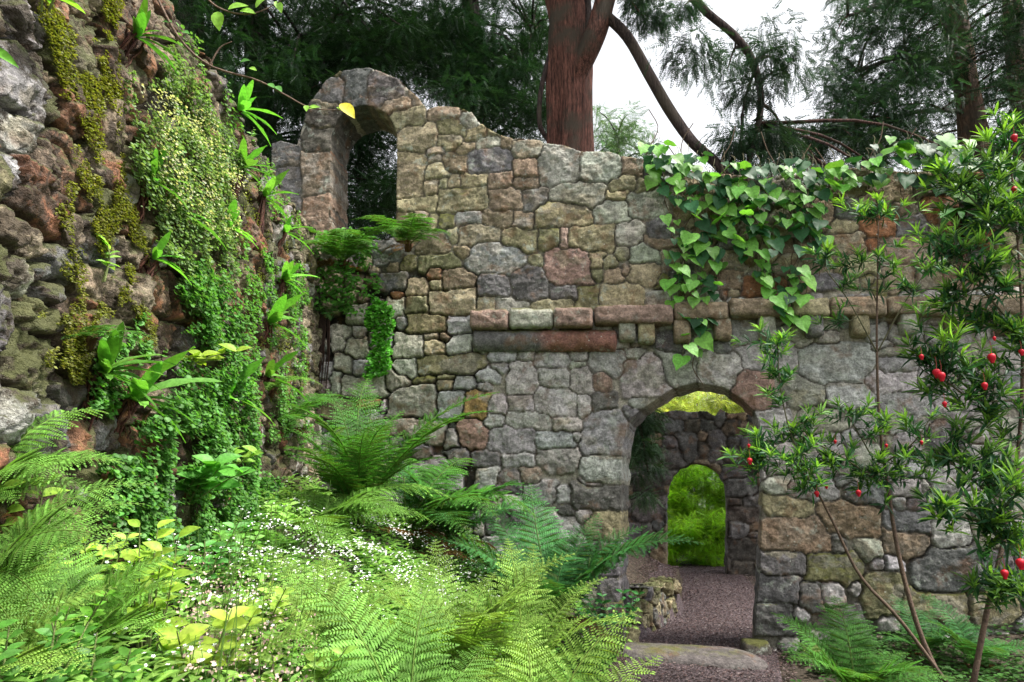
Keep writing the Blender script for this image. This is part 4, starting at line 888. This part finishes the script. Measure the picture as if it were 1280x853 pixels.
herb('hypericum', wall_at(PL, 108, 352, .05), .16, 2, 5, .06, (.22, .40, .08), 'thin pale seedling standing on a rust coloured stone of the left wall', 9, .03)
herb('hypericum', wall_at(PL, 310, 210, .05), .30, 2, 10, .04, (.14, .30, .08), 'slender weed with tiny leaves on the crest of the left wall', 10, .03)
herb('willowherb', G(770, 6.15, .1), .50, 9, 12, .065, (.045, .19, .045), 'small leaved bushy plant touching the left side of the doorway', 11, .28, T_OVATE, .8, lean=(-.08, -.05))
herb('hypericum', G(720, 6.0, .0), .30, 7, 10, .055, (.04, .14, .04), 'dark leafy plant at the foot of the wall beside the path', 12, .2, T_OVATE, .8)
herb('hypericum', wall_at(PL, 15, 20, .12), .08, 2, 3, .12, (.22, .45, .06), 'pair of bright leaves at the top left corner', 13, .05, lean=(.05, 0))
herb('hypericum', wall_at(PL, 250, 690, .1), .14, 6, 8, .05, (.08, .25, .05), 'low green weed at the foot of the left wall', 14, .2)
for k, (px, Y, hh, ls, tn, lab) in enumerate([(120, 2.6, .30, .06, (.30, .45, .07), 'pale leafy herb between the left fern and the yellow plant'), (330, 2.9, .24, .055, (.32, .46, .08), 'pale yellow herb in the flowers left of the stump'), (380, 2.5, .22, .05, (.26, .42, .07), 'pale herb at the bottom edge left of the front fern'),
        (90, 2.1, .26, .045, (.14, .34, .04), 'fresh green herb in front of the lower left fern'), (300, 3.6, .26, .05, (.16, .36, .07), 'green herb standing in the white flowers by the left bank'), (250, 3.1, .32, .05, (.10, .28, .06), 'dark leafed herb at the foot of the bank'), (350, 4.4, .24, .05, (.22, .40, .08), 'pale herb behind the dark stump')]):
    herb('leafy_herb', G(px, Y), hh, 7, 10, ls, tn, lab, 30 + k, .16, T_OVATE, .9)
# ------------------------------------------------------------------ ivy on the wall
def ivy(name, regions, label, seed, size, cat='ivy'):
    g = np.random.default_rng(seed); p0 = PM.px(*regions[0][0][0], .03); r = thing(name, p0, label, cat); L = MB(); St = MB()
    for poly, n, hmin, hmax, dk in regions:
        poly = np.array(poly, float); a0, a1 = poly.min(0), poly.max(0); pts = []; tries = 0
        while len(pts) < n and tries < n * 60:
            tries += 1; c = g.uniform(a0, a1)
            if inpoly(c[0], c[1], poly) and all((c[0] - q[0]) ** 2 + (c[1] - q[1]) ** 2 > 48 * (.35 + .65 * (len(pts) < n * .5)) for q in pts): pts.append(c)
        for k, c in enumerate(pts):
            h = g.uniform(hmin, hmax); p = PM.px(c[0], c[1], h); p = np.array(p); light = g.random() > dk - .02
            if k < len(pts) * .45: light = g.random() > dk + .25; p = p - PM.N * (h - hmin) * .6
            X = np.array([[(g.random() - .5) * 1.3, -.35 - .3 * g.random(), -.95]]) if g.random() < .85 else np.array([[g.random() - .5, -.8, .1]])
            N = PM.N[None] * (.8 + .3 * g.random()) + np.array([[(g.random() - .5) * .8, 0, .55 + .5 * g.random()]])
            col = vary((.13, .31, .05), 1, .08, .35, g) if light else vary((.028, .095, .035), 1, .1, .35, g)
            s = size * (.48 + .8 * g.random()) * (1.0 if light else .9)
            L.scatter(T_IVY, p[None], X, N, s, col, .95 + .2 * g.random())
            q = PM.px(c[0] + (g.random() - .5) * 12, c[1] - 10 - 14 * g.random(), .04); St.tube(spline([q, (np.array(q) + p) / 2 + PM.N * .04, p], 5), .0028, 4, (.10, .09, .045), cap=False)
        for k in range(max(3, n // 9)):
            c = g.uniform(a0, a1); V_ = [PM.px(c[0] + 9 * math.sin(j * 1.7 + k), c[1] - 50 + j * 22, .035) for j in range(5)]
            if inpoly(c[0], c[1], poly): St.tube(spline(V_, 14), .005, 5, (.10, .065, .04), cap=False)
    St.build('stems', M_twig, r); L.build('leaves', M_gloss, r); return r
ivy('ivy', [([(800, 185), (850, 200), (925, 212), (1000, 210), (1042, 225), (1028, 262), (990, 285), (960, 300), (915, 290), (845, 270), (815, 235)], 200, .06, .26, .45),
            ([(828, 270), (905, 280), (905, 335), (893, 395), (868, 425), (850, 405), (836, 395), (826, 330)], 78, .06, .22, .35),
            ([(905, 290), (1000, 285), (1032, 250), (1030, 310), (1000, 330), (1005, 380), (968, 385), (940, 345)], 58, .06, .22, .4),
            ([(948, 350), (1008, 350), (1000, 390), (990, 430), (965, 435), (955, 395)], 14, .10, .24, .15), ([(852, 420), (884, 412), (880, 440), (848, 462)], 6, .10, .2, .15), ([(1000, 206), (1100, 203), (1095, 232), (1030, 250)], 34, .06, .25, .35)],
    'large leaved ivy hanging over the top of the wall above the doorway', 5, .145)
ivy('ivy', [([(1076, 190), (1160, 182), (1250, 215), (1290, 200), (1290, 270), (1230, 290), (1190, 250), (1100, 225)], 110, .10, .42, .4), ([(1180, 260), (1260, 260), (1250, 310), (1200, 300)], 12, .1, .25, .5)],
    'ivy clump on top of the wall at the far right', 6, .18)
# ------------------------------------------------------------------ lantern shrubs on the right
def lantern(mb, p, s, g):
    """a hanging red urn-shaped flower with its stalk"""
    pr = [(0, .004), (.05, .26), (.2, .44), (.42, .47), (.66, .38), (.85, .26), (.97, .22), (1.06, .25), (1.05, .10)]; k = 10; a = np.arange(k) * 6.2832 / k; V = []
    for t, r_ in pr: V.append(np.stack([p[0] + s * r_ * np.cos(a) * (1 + .10 * np.cos(5 * a)), p[1] + s * r_ * np.sin(a) * (1 + .10 * np.cos(5 * a)), np.full(k, p[2] - s * t * 1.15)], -1))
    j = np.arange(k); Q = np.concatenate([np.stack([i * k + (j + 1) % k, i * k + j, (i + 1) * k + j, (i + 1) * k + (j + 1) % k], -1) for i in range(len(pr) - 1)])
    mb.add(np.concatenate(V), None, Q, (.50, .006, .022)); mb.tube([p + [0, 0, s * 1.6], p + [.1 * s, 0, s * .8], p], [.0016, .0016, .0022], 4, (.30, .05, .04), cap=False)
def shrub(label, stems, clusters, flowers, depth, lsize, seed, name='lantern_shrub', wt=10):
    g = np.random.default_rng(seed); base = at(np.array(float(stems[0][0][0])), np.array(float(stems[0][0][1])), stems[0][0][2]); r = thing(name, base, label, 'shrub', 'red flowered shrubs beside the doorway')
    St = MB(); Lf = MB(); nodes = []
    for k, pts in enumerate(stems):
        W = np.array([at(np.array(float(p[0])), np.array(float(p[1])), p[2]) for p in pts]); W = spline(W, 26); r0, r1 = pts[0][3], pts[-1][3]
        St.tube(W, np.linspace(r0, r1, 26), 7, (.10, .065, .045) if r0 > .009 else (.085, .08, .04), .15, k); nodes.append(W[6 if k == 0 else 3:])
    nodes = np.concatenate(nodes)
    for (px, py, rad, n, Y, lt) in clusters:
        n = int(n * 1.4 + .5)
        c = at(np.array(float(px)), np.array(float(py)), Y); rw = rad / F_PX * Y
        tw = c + g.standard_normal((n, 3)) * np.array([.5, .42, .40]) * rw
        for p in tw:
            d2 = np.linalg.norm(nodes - p, axis=1) + .35 * np.maximum(nodes[:, 2] - p[2] + .05, 0); q = nodes[int(np.argmin(d2))]; L_ = np.linalg.norm(p - q)
            mid = (p + q) / 2 + np.array([0, 0, -.10 * L_]) + g.standard_normal(3) * .05 * L_; tw_ = spline([q, mid, p], 8)
            St.tube(tw_, np.linspace(min(.0055, .002 + .004 * L_), .0016, 8), 4, (.07, .075, .035), cap=False)
            d = unit(p - mid + np.array([0, 0, .45 * L_ + .02]))
            # whorl of young leaves at the tip, older ones along the twig
            m_ = wt; ang = g.random(m_) * 6.283; e = np.array([0.35 + .75 * (i / m_) for i in range(m_)]); s1_ = unit(np.cross(d, [.2, .9, .3])); s2__ = np.cross(d, s1_)
            X = d[None] * np.cos(e)[:, None] + (np.cos(ang)[:, None] * s1_ + np.sin(ang)[:, None] * s2__) * np.sin(e)[:, None] - np.array([0, 0, .12])
            f = np.clip(1 - (e - .35) * .35, .5, 1); pp = p - d[None] * (e * .03)[:, None]
            young = (lt * .9 + .2) * (1.1 - (e - .35) / .8); cA, cB = np.array([.27, .50, .06]), np.array([.036, .115, .044]); col = cB + (cA - cB) * np.clip(young + .25 * (g.random(m_) - .5), 0, 1)[:, None]
            Lf.scatter(T_LANCE, pp, X, np.tile([0, -.25, 1.0], (m_, 1)) + .4 * g.standard_normal((m_, 3)), lsize * (.55 + .6 * g.random(m_)), col * (.7 + .6 * g.random((m_, 1))), .78)
            k2 = min(16, 5 + int(L_ / .03)); f2 = .35 + .6 * g.random(k2); pp = tw_[(f2 * 7).astype(int)]; X = g.standard_normal((k2, 3)) + d - np.array([0, 0, .3])
            Lf.scatter(T_LANCE, pp, X, np.tile([0, -.3, 1.0], (k2, 1)) + .4 * g.standard_normal((k2, 3)), lsize * (.6 + .5 * g.random(k2)), vary((.030, .098, .036), k2, .1, .35, g), .95)
    St.build('stems', M_twig, r); Lf.build('leaves', M_gloss, r)
    for (px, py, Y, s) in flowers:
        fm = MB(); p = at(np.array(float(px)), np.array(float(py)), Y); lantern(fm, p + np.array([0, 0, s * .5]), s, g); fm.build('flower', M_petal, r)
    return r
D1, D2, D3 = 5.35, 5.1, 4.1
shrub('slender shrub with a straight tall stem and few red lantern flowers, right of the doorway',
      [[(1182, 862, 5.0, .020), (1150, 790, 5.1, .018), (1125, 700, 5.2, .016), (1110, 610, 5.3, .014), (1099, 520, D1, .012), (1096, 430, D1, .010), (1097, 340, D1, .007), (1098, 275, D1, .004)],
       [(1096, 440, D1, .006), (1060, 375, 5.3, .005), (1030, 335, 5.3, .003)], [(1097, 440, D1, .006), (1130, 380, 5.3, .005), (1168, 325, 5.3, .003)], [(1097, 380, D1, .006), (1075, 330, 5.4, .003)],
       [(1108, 610, 5.3, .008), (1050, 570, 5.2, .006), (1000, 545, 5.2, .004)], [(1104, 580, 5.3, .007), (1140, 555, 5.2, .005), (1165, 520, 5.2, .003)], [(1106, 600, 5.3, .007), (1075, 545, 5.3, .005), (1060, 520, 5.3, .003)]],
      [(1093, 262, 46, 10, D1, .9), (1028, 320, 20, 4, 5.3, .6), (1062, 325, 22, 4, 5.4, .5), (1110, 330, 26, 5, 5.3, .5), (1160, 325, 26, 5, 5.3, .6), (1130, 350, 26, 4, 5.3, .3), (1060, 360, 22, 3, 5.3, .2), (1040, 395, 18, 2, 5.3, .3),
       (1000, 545, 40, 7, 5.2, .55), (1060, 520, 40, 7, 5.3, .5), (1065, 570, 44, 8, 5.25, .4), (1120, 560, 42, 8, 5.25, .45), (1150, 520, 34, 5, 5.2, .5), (1100, 600, 40, 6, 5.2, .35), (1030, 590, 34, 5, 5.2, .35), (1150, 590, 34, 5, 5.2, .4)],
      [(1073, 616, 5.1, .038), (1033, 608, 5.1, .026), (1044, 552, 5.1, .022), (1108, 557, 5.1, .022), (1152, 553, 5.1, .024)], D1, .105, 1)
shrub('leaning shrub with its leafy branches spread in front of the doorway arch',
      [[(1190, 862, 4.95, .014), (1125, 775, 5.05, .013), (1075, 720, 5.1, .012), (1040, 650, 5.15, .010), (1018, 610, 5.15, .008), (990, 575, 5.15, .006), (960, 560, 5.15, .004)],
       [(1005, 590, 5.15, .006), (985, 530, 5.15, .005), (975, 480, 5.15, .004), (972, 430, 5.15, .003)], [(1020, 612, 5.15, .005), (1000, 560, 5.1, .003)]],
      [(972, 435, 34, 8, 5.15, .55), (975, 475, 40, 8, 5.15, .25), (945, 560, 36, 8, 5.1, .6), (985, 560, 36, 7, 5.1, .45), (1010, 590, 34, 6, 5.1, .3), (935, 585, 22, 3, 5.1, .3), (985, 600, 30, 4, 5.1, .2)],
      [(937, 576, 5.0, .038), (936, 557, 5.0, .022), (1021, 617, 5.0, .034)], D2, .10, 2)
shrub('bushy shrub at the right edge with many leaves and bright red lantern flowers',
      [[(1215, 866, 3.95, .016), (1235, 760, 4.0, .014), (1258, 660, 4.05, .013), (1275, 540, 4.1, .011), (1278, 420, 4.1, .010), (1272, 300, 4.1, .008), (1262, 190, 4.1, .005)],
       [(1277, 500, 4.1, .008), (1220, 500, 4.0, .006), (1180, 475, 4.0, .004)], [(1278, 420, 4.1, .008), (1225, 360, 4.0, .006), (1190, 330, 4.0, .004)], [(1274, 330, 4.1, .007), (1225, 260, 4.1, .005), (1185, 225, 4.1, .003)],
       [(1262, 640, 4.05, .008), (1215, 600, 4.0, .006), (1165, 560, 4.0, .004)], [(1258, 665, 4.0, .007), (1215, 650, 3.9, .005), (1175, 640, 3.9, .003)], [(1276, 470, 4.1, .01), (1330, 420, 4.0, .008)], [(1272, 300, 4.1, .008), (1330, 200, 4.0, .006)]],
      [(1190, 225, 40, 8, 4.1, .8), (1240, 200, 44, 9, 4.1, .8), (1265, 160, 26, 5, 4.1, .9), (1230, 265, 46, 9, 4.05, .6), (1270, 260, 40, 8, 4.0, .5), (1190, 300, 36, 6, 4.05, .55), (1215, 340, 44, 9, 4.0, .5), (1265, 340, 40, 9, 4.0, .5),
       (1180, 380, 34, 6, 4.0, .45), (1235, 400, 44, 9, 4.0, .5), (1275, 420, 30, 7, 4.0, .4), (1165, 440, 30, 5, 4.0, .8), (1190, 430, 30, 5, 3.9, .8), (1230, 470, 44, 9, 4.0, .4), (1180, 500, 34, 6, 4.0, .45), (1265, 520, 40, 9, 4.0, .4),
       (1215, 560, 46, 9, 4.0, .35), (1250, 590, 46, 9, 4.0, .4), (1180, 580, 34, 5, 4.0, .3), (1180, 640, 26, 6, 3.85, .85), (1225, 660, 36, 6, 3.9, .45), (1265, 660, 36, 7, 3.8, .5), (1265, 720, 36, 7, 3.7, .5), (1240, 740, 26, 4, 3.8, .3), (1285, 610, 30, 5, 3.7, .5)],
      [(1171, 466, 3.85, .042), (1177, 470, 3.82, .042), (1240, 447, 3.85, .044), (1231, 482, 3.85, .034), (1181, 505, 3.85, .026), (1152, 446, 3.9, .026), (1268, 172, 3.95, .04), (1268, 237, 3.95, .034), (1256, 717, 3.6, .036), (1276, 704, 3.55, .042), (1277, 440, 3.9, .03), (1243, 423, 3.9, .02)], D3, .105, 3)
# ------------------------------------------------------------------ trees
def crown(clumps, nspray, size, tone, g, mb, droop=.35, hv=.35):
    for (c, rad) in clumps:
        n = max(3, int(nspray * (1.3 + 2.2 * g.random()))); q = g.standard_normal((n, 3)); q = q / np.linalg.norm(q, axis=1, keepdims=True) * (rad * g.random((n, 1)) ** .45); q[:, 2] *= .55
        P = c + q; X = q / rad + .45 * g.standard_normal((n, 3)) - np.array([0, 0, droop]); N = np.array([0, 0, 1.0]) + .35 * g.standard_normal((n, 3))
        t = T_YEW[g.integers(4)]; k = (.5 + 1.15 * g.random())
        mb.scatter(t, P, X, N, size * (.6 + .7 * g.random(n)), vary(np.array(tone) * k, n, .1, hv, g))
def tree(name, label, trunk, limbs, regions, nspray, size, tone, seed, bark=(.11, .055, .042), tn=20, droop=.35, rough=.12, twigs=True, low=()):
    """trunk and limbs: [(px, py, Y, radius) ...]; regions: (polygon of photo columns/rows, Y range, clumps, clump radius) mark out the crown's volume"""
    g = np.random.default_rng(seed); W = np.array([at(np.array(float(p[0])), np.array(float(p[1])), p[2]) for p in trunk]); r = thing(name, (W[0][0], W[0][1], 0.1), label, 'tree', 'trees behind the ruined wall')
    T = MB(); n = 60; Ws = spline(W, n); T.tube(Ws, np.interp(np.linspace(0, 1, n), np.linspace(0, 1, len(trunk)), [p[3] for p in trunk]), tn * 2, bark, rough * 2.2, seed); T.build('trunk', M_bark, r)
    nodes = [Ws]
    for k, lb in enumerate(limbs):
        L_ = spline([at(np.array(float(p[0])), np.array(float(p[1])), p[2]) for p in lb], 26); lm = MB(); lm.tube(L_, np.interp(np.linspace(0, 1, 26), np.linspace(0, 1, len(lb)), [p[3] for p in lb]), 12, np.array(bark) * (np.array([.38, .6, .75]) if k else .95), .2, seed + k); lm.build('limb', M_bark, r); nodes.append(L_)
    nodes = np.concatenate(nodes); cl = []
    for poly, Y0, Y1, nc, rad in regions:
        poly = np.array(poly, float); a0, a1 = poly.min(0), poly.max(0); k = 0; tries = 0
        while k < nc and tries < nc * 40:
            tries += 1; c = g.uniform(a0, a1)
            if inpoly(c[0], c[1], poly): Y = g.uniform(Y0, Y1); cl.append((at(np.array(c[0]), np.array(c[1]), Y), rad * (.7 + .6 * g.random()))); k += 1
    for c in low: cl.append((np.array(c), .5))
    mb = MB(); crown(cl, nspray, size, tone, g, mb, droop)
    if twigs:
        tb = MB()
        for c, rad in cl[::2]:
            q = nodes[int(np.argmin(np.linalg.norm(nodes - c, axis=1)))]; m_ = (q + c) / 2 + np.array([0, 0, .12 * np.linalg.norm(q - c)]); tb.tube(spline([q, m_, c], 9), np.linspace(.03, .008, 9), 5, np.array(bark) * .45, .2, 3, cap=False)
        tb.build('twigs', M_bark, r)
    mb.build('crown', M_needle, r); return r
Yt = 8.6
tree('yew_tree', 'yew with a thick red brown trunk rising right behind the middle of the wall',
     [(716, 700, Yt, .36), (715, 300, Yt, .33), (716, 180, Yt, .29), (713, 110, Yt, .275), (712, 60, Yt, .29), (708, 0, Yt, .27), (700, -80, Yt, .22), (695, -200, Yt, .15)],
     [[(713, 150, 8.55, .10), (722, 95, 8.42, .13), (738, 55, 8.3, .13), (752, 20, 8.25, .13), (765, -30, 8.2, .12), (790, -150, 8.0, .08)],
      [(757, 20, 8.25, .065), (785, 48, 8.25, .07), (812, 95, 8.2, .07), (838, 140, 8.15, .07), (865, 178, 8.1, .066), (890, 200, 8.05, .062), (918, 228, 8.0, .06)],
      [(688, 180, 8.6, .03), (675, 155, 8.5, .032), (677, 110, 8.5, .03), (690, 60, 8.55, .03)],
      [(845, -30, 7.9, .07), (880, 12, 8.0, .055), (915, 42, 8.0, .055), (940, 75, 8.05, .052), (951, 120, 8.05, .042), (946, 165, 8.05, .034), (935, 205, 8.0, .026), (925, 240, 8.0, .02)],
      [(700, -60, 8.4, .1), (780, -70, 8.2, .1), (850, -30, 7.9, .08)], [(942, 90, 8.05, .02), (930, 130, 8.1, .015), (925, 185, 8.1, .01)],
      [(725, 60, 8.4, .05), (735, 20, 8.45, .05), (728, -40, 8.5, .045)]],
     [([(860, 10), (985, 5), (990, 90), (975, 160), (930, 175), (890, 130), (850, 60)], 7.2, 9.4, 13, .40), ([(885, 165), (975, 150), (1010, 210), (880, 225)], 7.6, 9.0, 13, .24), ([(760, -20), (870, -20), (850, 30), (770, 15)], 7.4, 9, 5, .25),
      ([(300, -420), (1000, -420), (950, -40), (400, -40)], 6.9, 10.5, 100, .6)], 42, .20, (.022, .048, .028), 51, (.17, .068, .050), 22, .9, .11, True, [(.2 + 6.3 * random.random(), 7.9 + 3.6 * random.random(), 4.1 + 1.3 * random.random()) for _ in range(75)])  # low clumps: unseen boughs added behind the wall to shade the passage
tree('yew_tree', 'dark yew filling the upper left behind the window arch', [(345, 500, 10.5, .28), (330, 250, 10.5, .25), (320, 60, 10.5, .2), (310, -120, 10.5, .12)],
     [[(325, 120, 10.5, .1), (280, 105, 10.2, .08), (215, 95, 10, .06)], [(325, 100, 10.5, .1), (370, 60, 10.2, .08), (420, 20, 10, .05)], [(325, 150, 10.5, .07), (290, 130, 10.2, .06), (240, 125, 10, .04)]],
     [([(190, -60), (480, -60), (500, 60), (430, 90), (390, 190), (360, 260), (260, 170), (230, 60)], 8.4, 11.8, 150, .42), ([(330, 60), (520, 20), (500, 110), (400, 130)], 8.8, 11.5, 45, .4), ([(420, 150), (500, 150), (500, 300), (420, 300)], 9.5, 12, 70, .36)], 34, .22, (.020, .052, .020), 52, (.05, .036, .03))
tree('yew_tree', 'green yew behind the sloping wall top left of the red trunk', [(600, 500, 12, .26), (598, 200, 12, .22), (590, 60, 12, .17), (585, -120, 12, .1)], [[(598, 180, 12, .07), (560, 110, 11.8, .06), (545, 40, 11.6, .04)], [(598, 150, 12, .06), (640, 90, 11.8, .05), (665, 40, 11.5, .03)]],
     [([(470, -60), (685, -60), (690, 60), (640, 70), (690, 185), (620, 170), (560, 130), (500, 90)], 10.3, 13.5, 105, .42), ([(590, 40), (690, 30), (690, 185), (620, 165)], 10.5, 13, 40, .38), ([(480, 20), (600, 20), (590, 130), (520, 110)], 10, 12.5, 34, .4)], 32, .23, (.030, .075, .034), 53, (.05, .038, .03))
tree('conifer_tree', 'large dark conifer at the upper right with two reddish trunks showing through', [(1232, 600, 12, .30), (1225, 250, 12, .25), (1214, 150, 12, .22), (1203, 80, 12, .2), (1192, 0, 12, .19), (1175, -150, 12, .13)],
     [[(1290, 300, 12.3, .2), (1276, 150, 12.3, .18), (1268, 40, 12.3, .16), (1260, -60, 12.3, .12)], [(1205, 100, 12, .06), (1140, 70, 11.6, .05), (1070, 90, 11.2, .03)], [(1195, 30, 12, .06), (1130, 0, 11.6, .05), (1060, 20, 11.2, .03)], [(1212, 140, 12, .05), (1150, 140, 11.6, .04), (1040, 165, 11.2, .02)]],
     [([(1060, -60), (1190, -60), (1190, 150), (1170, 200), (1060, 195), (1010, 170), (1040, 80)], 10.2, 13.2, 130, .42), ([(1190, -60), (1330, -60), (1330, 230), (1220, 225), (1180, 190)], 12.4, 14.5, 80, .45), ([(1225, -60), (1330, -60), (1330, 190), (1235, 180)], 10.6, 12, 34, .4), ([(985, 170), (1090, 150), (1120, 205), (1010, 215)], 10.5, 12.5, 24, .26)], 32, .22, (.019, .044, .024), 54, (.16, .09, .06))
tree('young_tree', 'small pale leafy tree just right of the red trunk, far behind the wall', [(775, 500, 16, .10), (775, 250, 16, .08), (772, 170, 16, .03)], [], [([(745, 135), (795, 130), (820, 200), (745, 200)], 15, 17, 20, .34)], 30, .22, (.10, .17, .09), 55, (.08, .07, .06))
tree('bare_trunk_tree', 'grey trunked tree at the top left above the mossy wall', [(240, 500, 9.4, .26), (240, 200, 9.4, .22), (238, 80, 9.4, .2), (236, -20, 9.4, .18), (230, -150, 9.4, .13)], [], [([(160, -200), (330, -200), (330, -50), (180, -40)], 8.5, 10.5, 24, .4)], 26, .22, (.025, .06, .025), 56, (.13, .115, .10))
# bright foliage beyond the second arch
def bright_bush(label, regions, tone, seed, nspray, size, rad, trunk):
    g = np.random.default_rng(seed); r = thing('bush', trunk[0], label, 'bush', 'sunlit greenery beyond the second arch'); T = MB(); T.tube(spline(trunk, 12), np.linspace(.08, .02, 12), 8, (.09, .07, .05)); T.build('trunk', M_bark, r); mb = MB()
    for poly, Y0, Y1, nc in regions:
        poly = np.array(poly, float); k = 0
        while k < nc:
            c = g.uniform(poly.min(0), poly.max(0))
            if inpoly(c[0], c[1], poly): k += 1; crown([(at(np.array(c[0]), np.array(c[1]), g.uniform(Y0, Y1)), rad * (.6 + .8 * g.random()))], nspray, size, tone, g, mb, .25, .4)
    mb.build('foliage', M_leaf, r)
bright_bush('bright yellow green feathery bush filling the small far arch', [([(815, 560), (930, 560), (940, 720), (815, 725)], 15.6, 17.4, 150), ([(822, 640), (922, 650), (922, 716), (822, 716)], 13.3, 14.3, 60), ([(825, 570), (920, 570), (925, 650), (820, 650)], 14.2, 15.4, 60)], (.28, .50, .04), 61, 60, .15, .24, [at(np.array(885.), np.array(730.), 17.), at(np.array(885.), np.array(640.), 17.), at(np.array(880.), np.array(590.), 17.)])
bright_bush('yellow green tree top showing above the far wall inside the doorway', [([(790, 470), (960, 470), (960, 540), (790, 540)], 18, 20.5, 70)], (.36, .40, .12), 62, 34, .34, .42, [at(np.array(870.), np.array(700.), 19.5), at(np.array(870.), np.array(600.), 19.5), at(np.array(872.), np.array(500.), 19.5)])
# dark shrub on the left inside the doorway
crb = np.random.default_rng(9); r = thing('bush', at(np.array(800.), np.array(640.), 9.6), 'dark needle leaved branch hanging on the left inside the doorway', 'bush'); mb = MB()
crown([(at(np.array(805 + 18 * crb.standard_normal()), np.array(550 + 28 * crb.standard_normal()), 9.2 + .4 * crb.random()), .16) for _ in range(16)], 26, .16, (.05, .11, .05), crb, mb, .6)
mb.build('foliage', M_needle, r); mb = MB(); mb.tube(spline([at(np.array(775.), np.array(480.), 9.6), at(np.array(798.), np.array(525.), 9.4), at(np.array(810.), np.array(590.), 9.2)], 10), np.linspace(.03, .008, 10), 6, (.12, .07, .06)); mb.build('twig', M_bark, r)
# ------------------------------------------------------------------ overhanging twig, top left
def twig(label, stems, leaves, name='overhanging_branch', wid=1.15):
    g = np.random.default_rng(71); W0 = at(np.array(float(stems[0][0][0])), np.array(float(stems[0][0][1])), stems[0][0][2]); r = thing(name, W0, label, 'branch'); T = MB(); L = MB()
    for k, s_ in enumerate(stems): T.tube(spline([at(np.array(float(p[0])), np.array(float(p[1])), p[2]) for p in s_], 24), np.linspace(.007, .002, 24) if k < 1 else np.linspace(.005, .0016, 24), 6, (.13, .085, .06), .1)
    for (px, py, Y, dx, dy, s, c) in leaves:
        p = at(np.array(float(px)), np.array(float(py)), Y); L.scatter(T_OVATE, p[None], np.array([[dx, -.3 + .2 * g.random(), dy]]), np.array([[.3 * (g.random() - .5), -1 + .3 * g.random(), .5]]), s, np.array(c)[None], wid)
    T.build('twigs', M_twig, r); L.build('leaves', M_leaf, r)
lg, ly, lo_ = (.24, .46, .06), (.62, .52, .05), (.09, .26, .05)
twig('thin twig with lime leaves and a yellow leaf at its tip, crossing the top left',
     [[(188, -20, 3.0), (222, 45, 3.0), (262, 82, 3.0), (320, 100, 3.0), (355, 118, 3.0), (388, 135, 3.0), (425, 138, 3.0)], [(240, -25, 2.7), (270, 8, 2.7), (310, 18, 2.7), (345, 5, 2.7), (362, -12, 2.7)], [(262, 82, 3.0), (275, 60, 3.0), (290, 52, 3.0)]],
     [(426, 130, 3.0, .8, -.75, .10, ly), (428, 138, 3.0, -.5, .3, .03, lg), (385, 136, 3.0, .9, .2, .055, lg), (383, 132, 3.0, .1, -.5, .04, lg), (335, 105, 3, .7, -.4, .045, lo_), (345, 108, 3, .6, -.5, .045, lo_), (300, 78, 3, .6, .1, .05, lo_), (312, 85, 3, .8, -.3, .04, lg),
      (272, 15, 2.7, .15, -1, .085, lg), (285, 12, 2.7, .9, .3, .085, lg), (300, 14, 2.7, .9, -.1, .07, lg), (320, 10, 2.7, .5, .6, .085, lg), (345, 2, 2.7, .6, -1, .06, lg), (350, -4, 2.7, .9, .2, .08, lg), (262, 0, 2.7, -.5, .4, .06, lg), (255, -8, 2.7, .6, .5, .08, lo_), (228, 40, 3, .6, -.2, .045, lo_), (215, 28, 3, -.7, .1, .05, lo_)])
twig('single long glossy leaf blade poking in at the left edge of the picture', [[(-30, 60, 1.9), (-15, 62, 1.9), (0, 66, 1.9)]], [(-14, 62, 1.9, .9, -.45, .12, (.16, .42, .05))], 'leaf_sprig', .5)
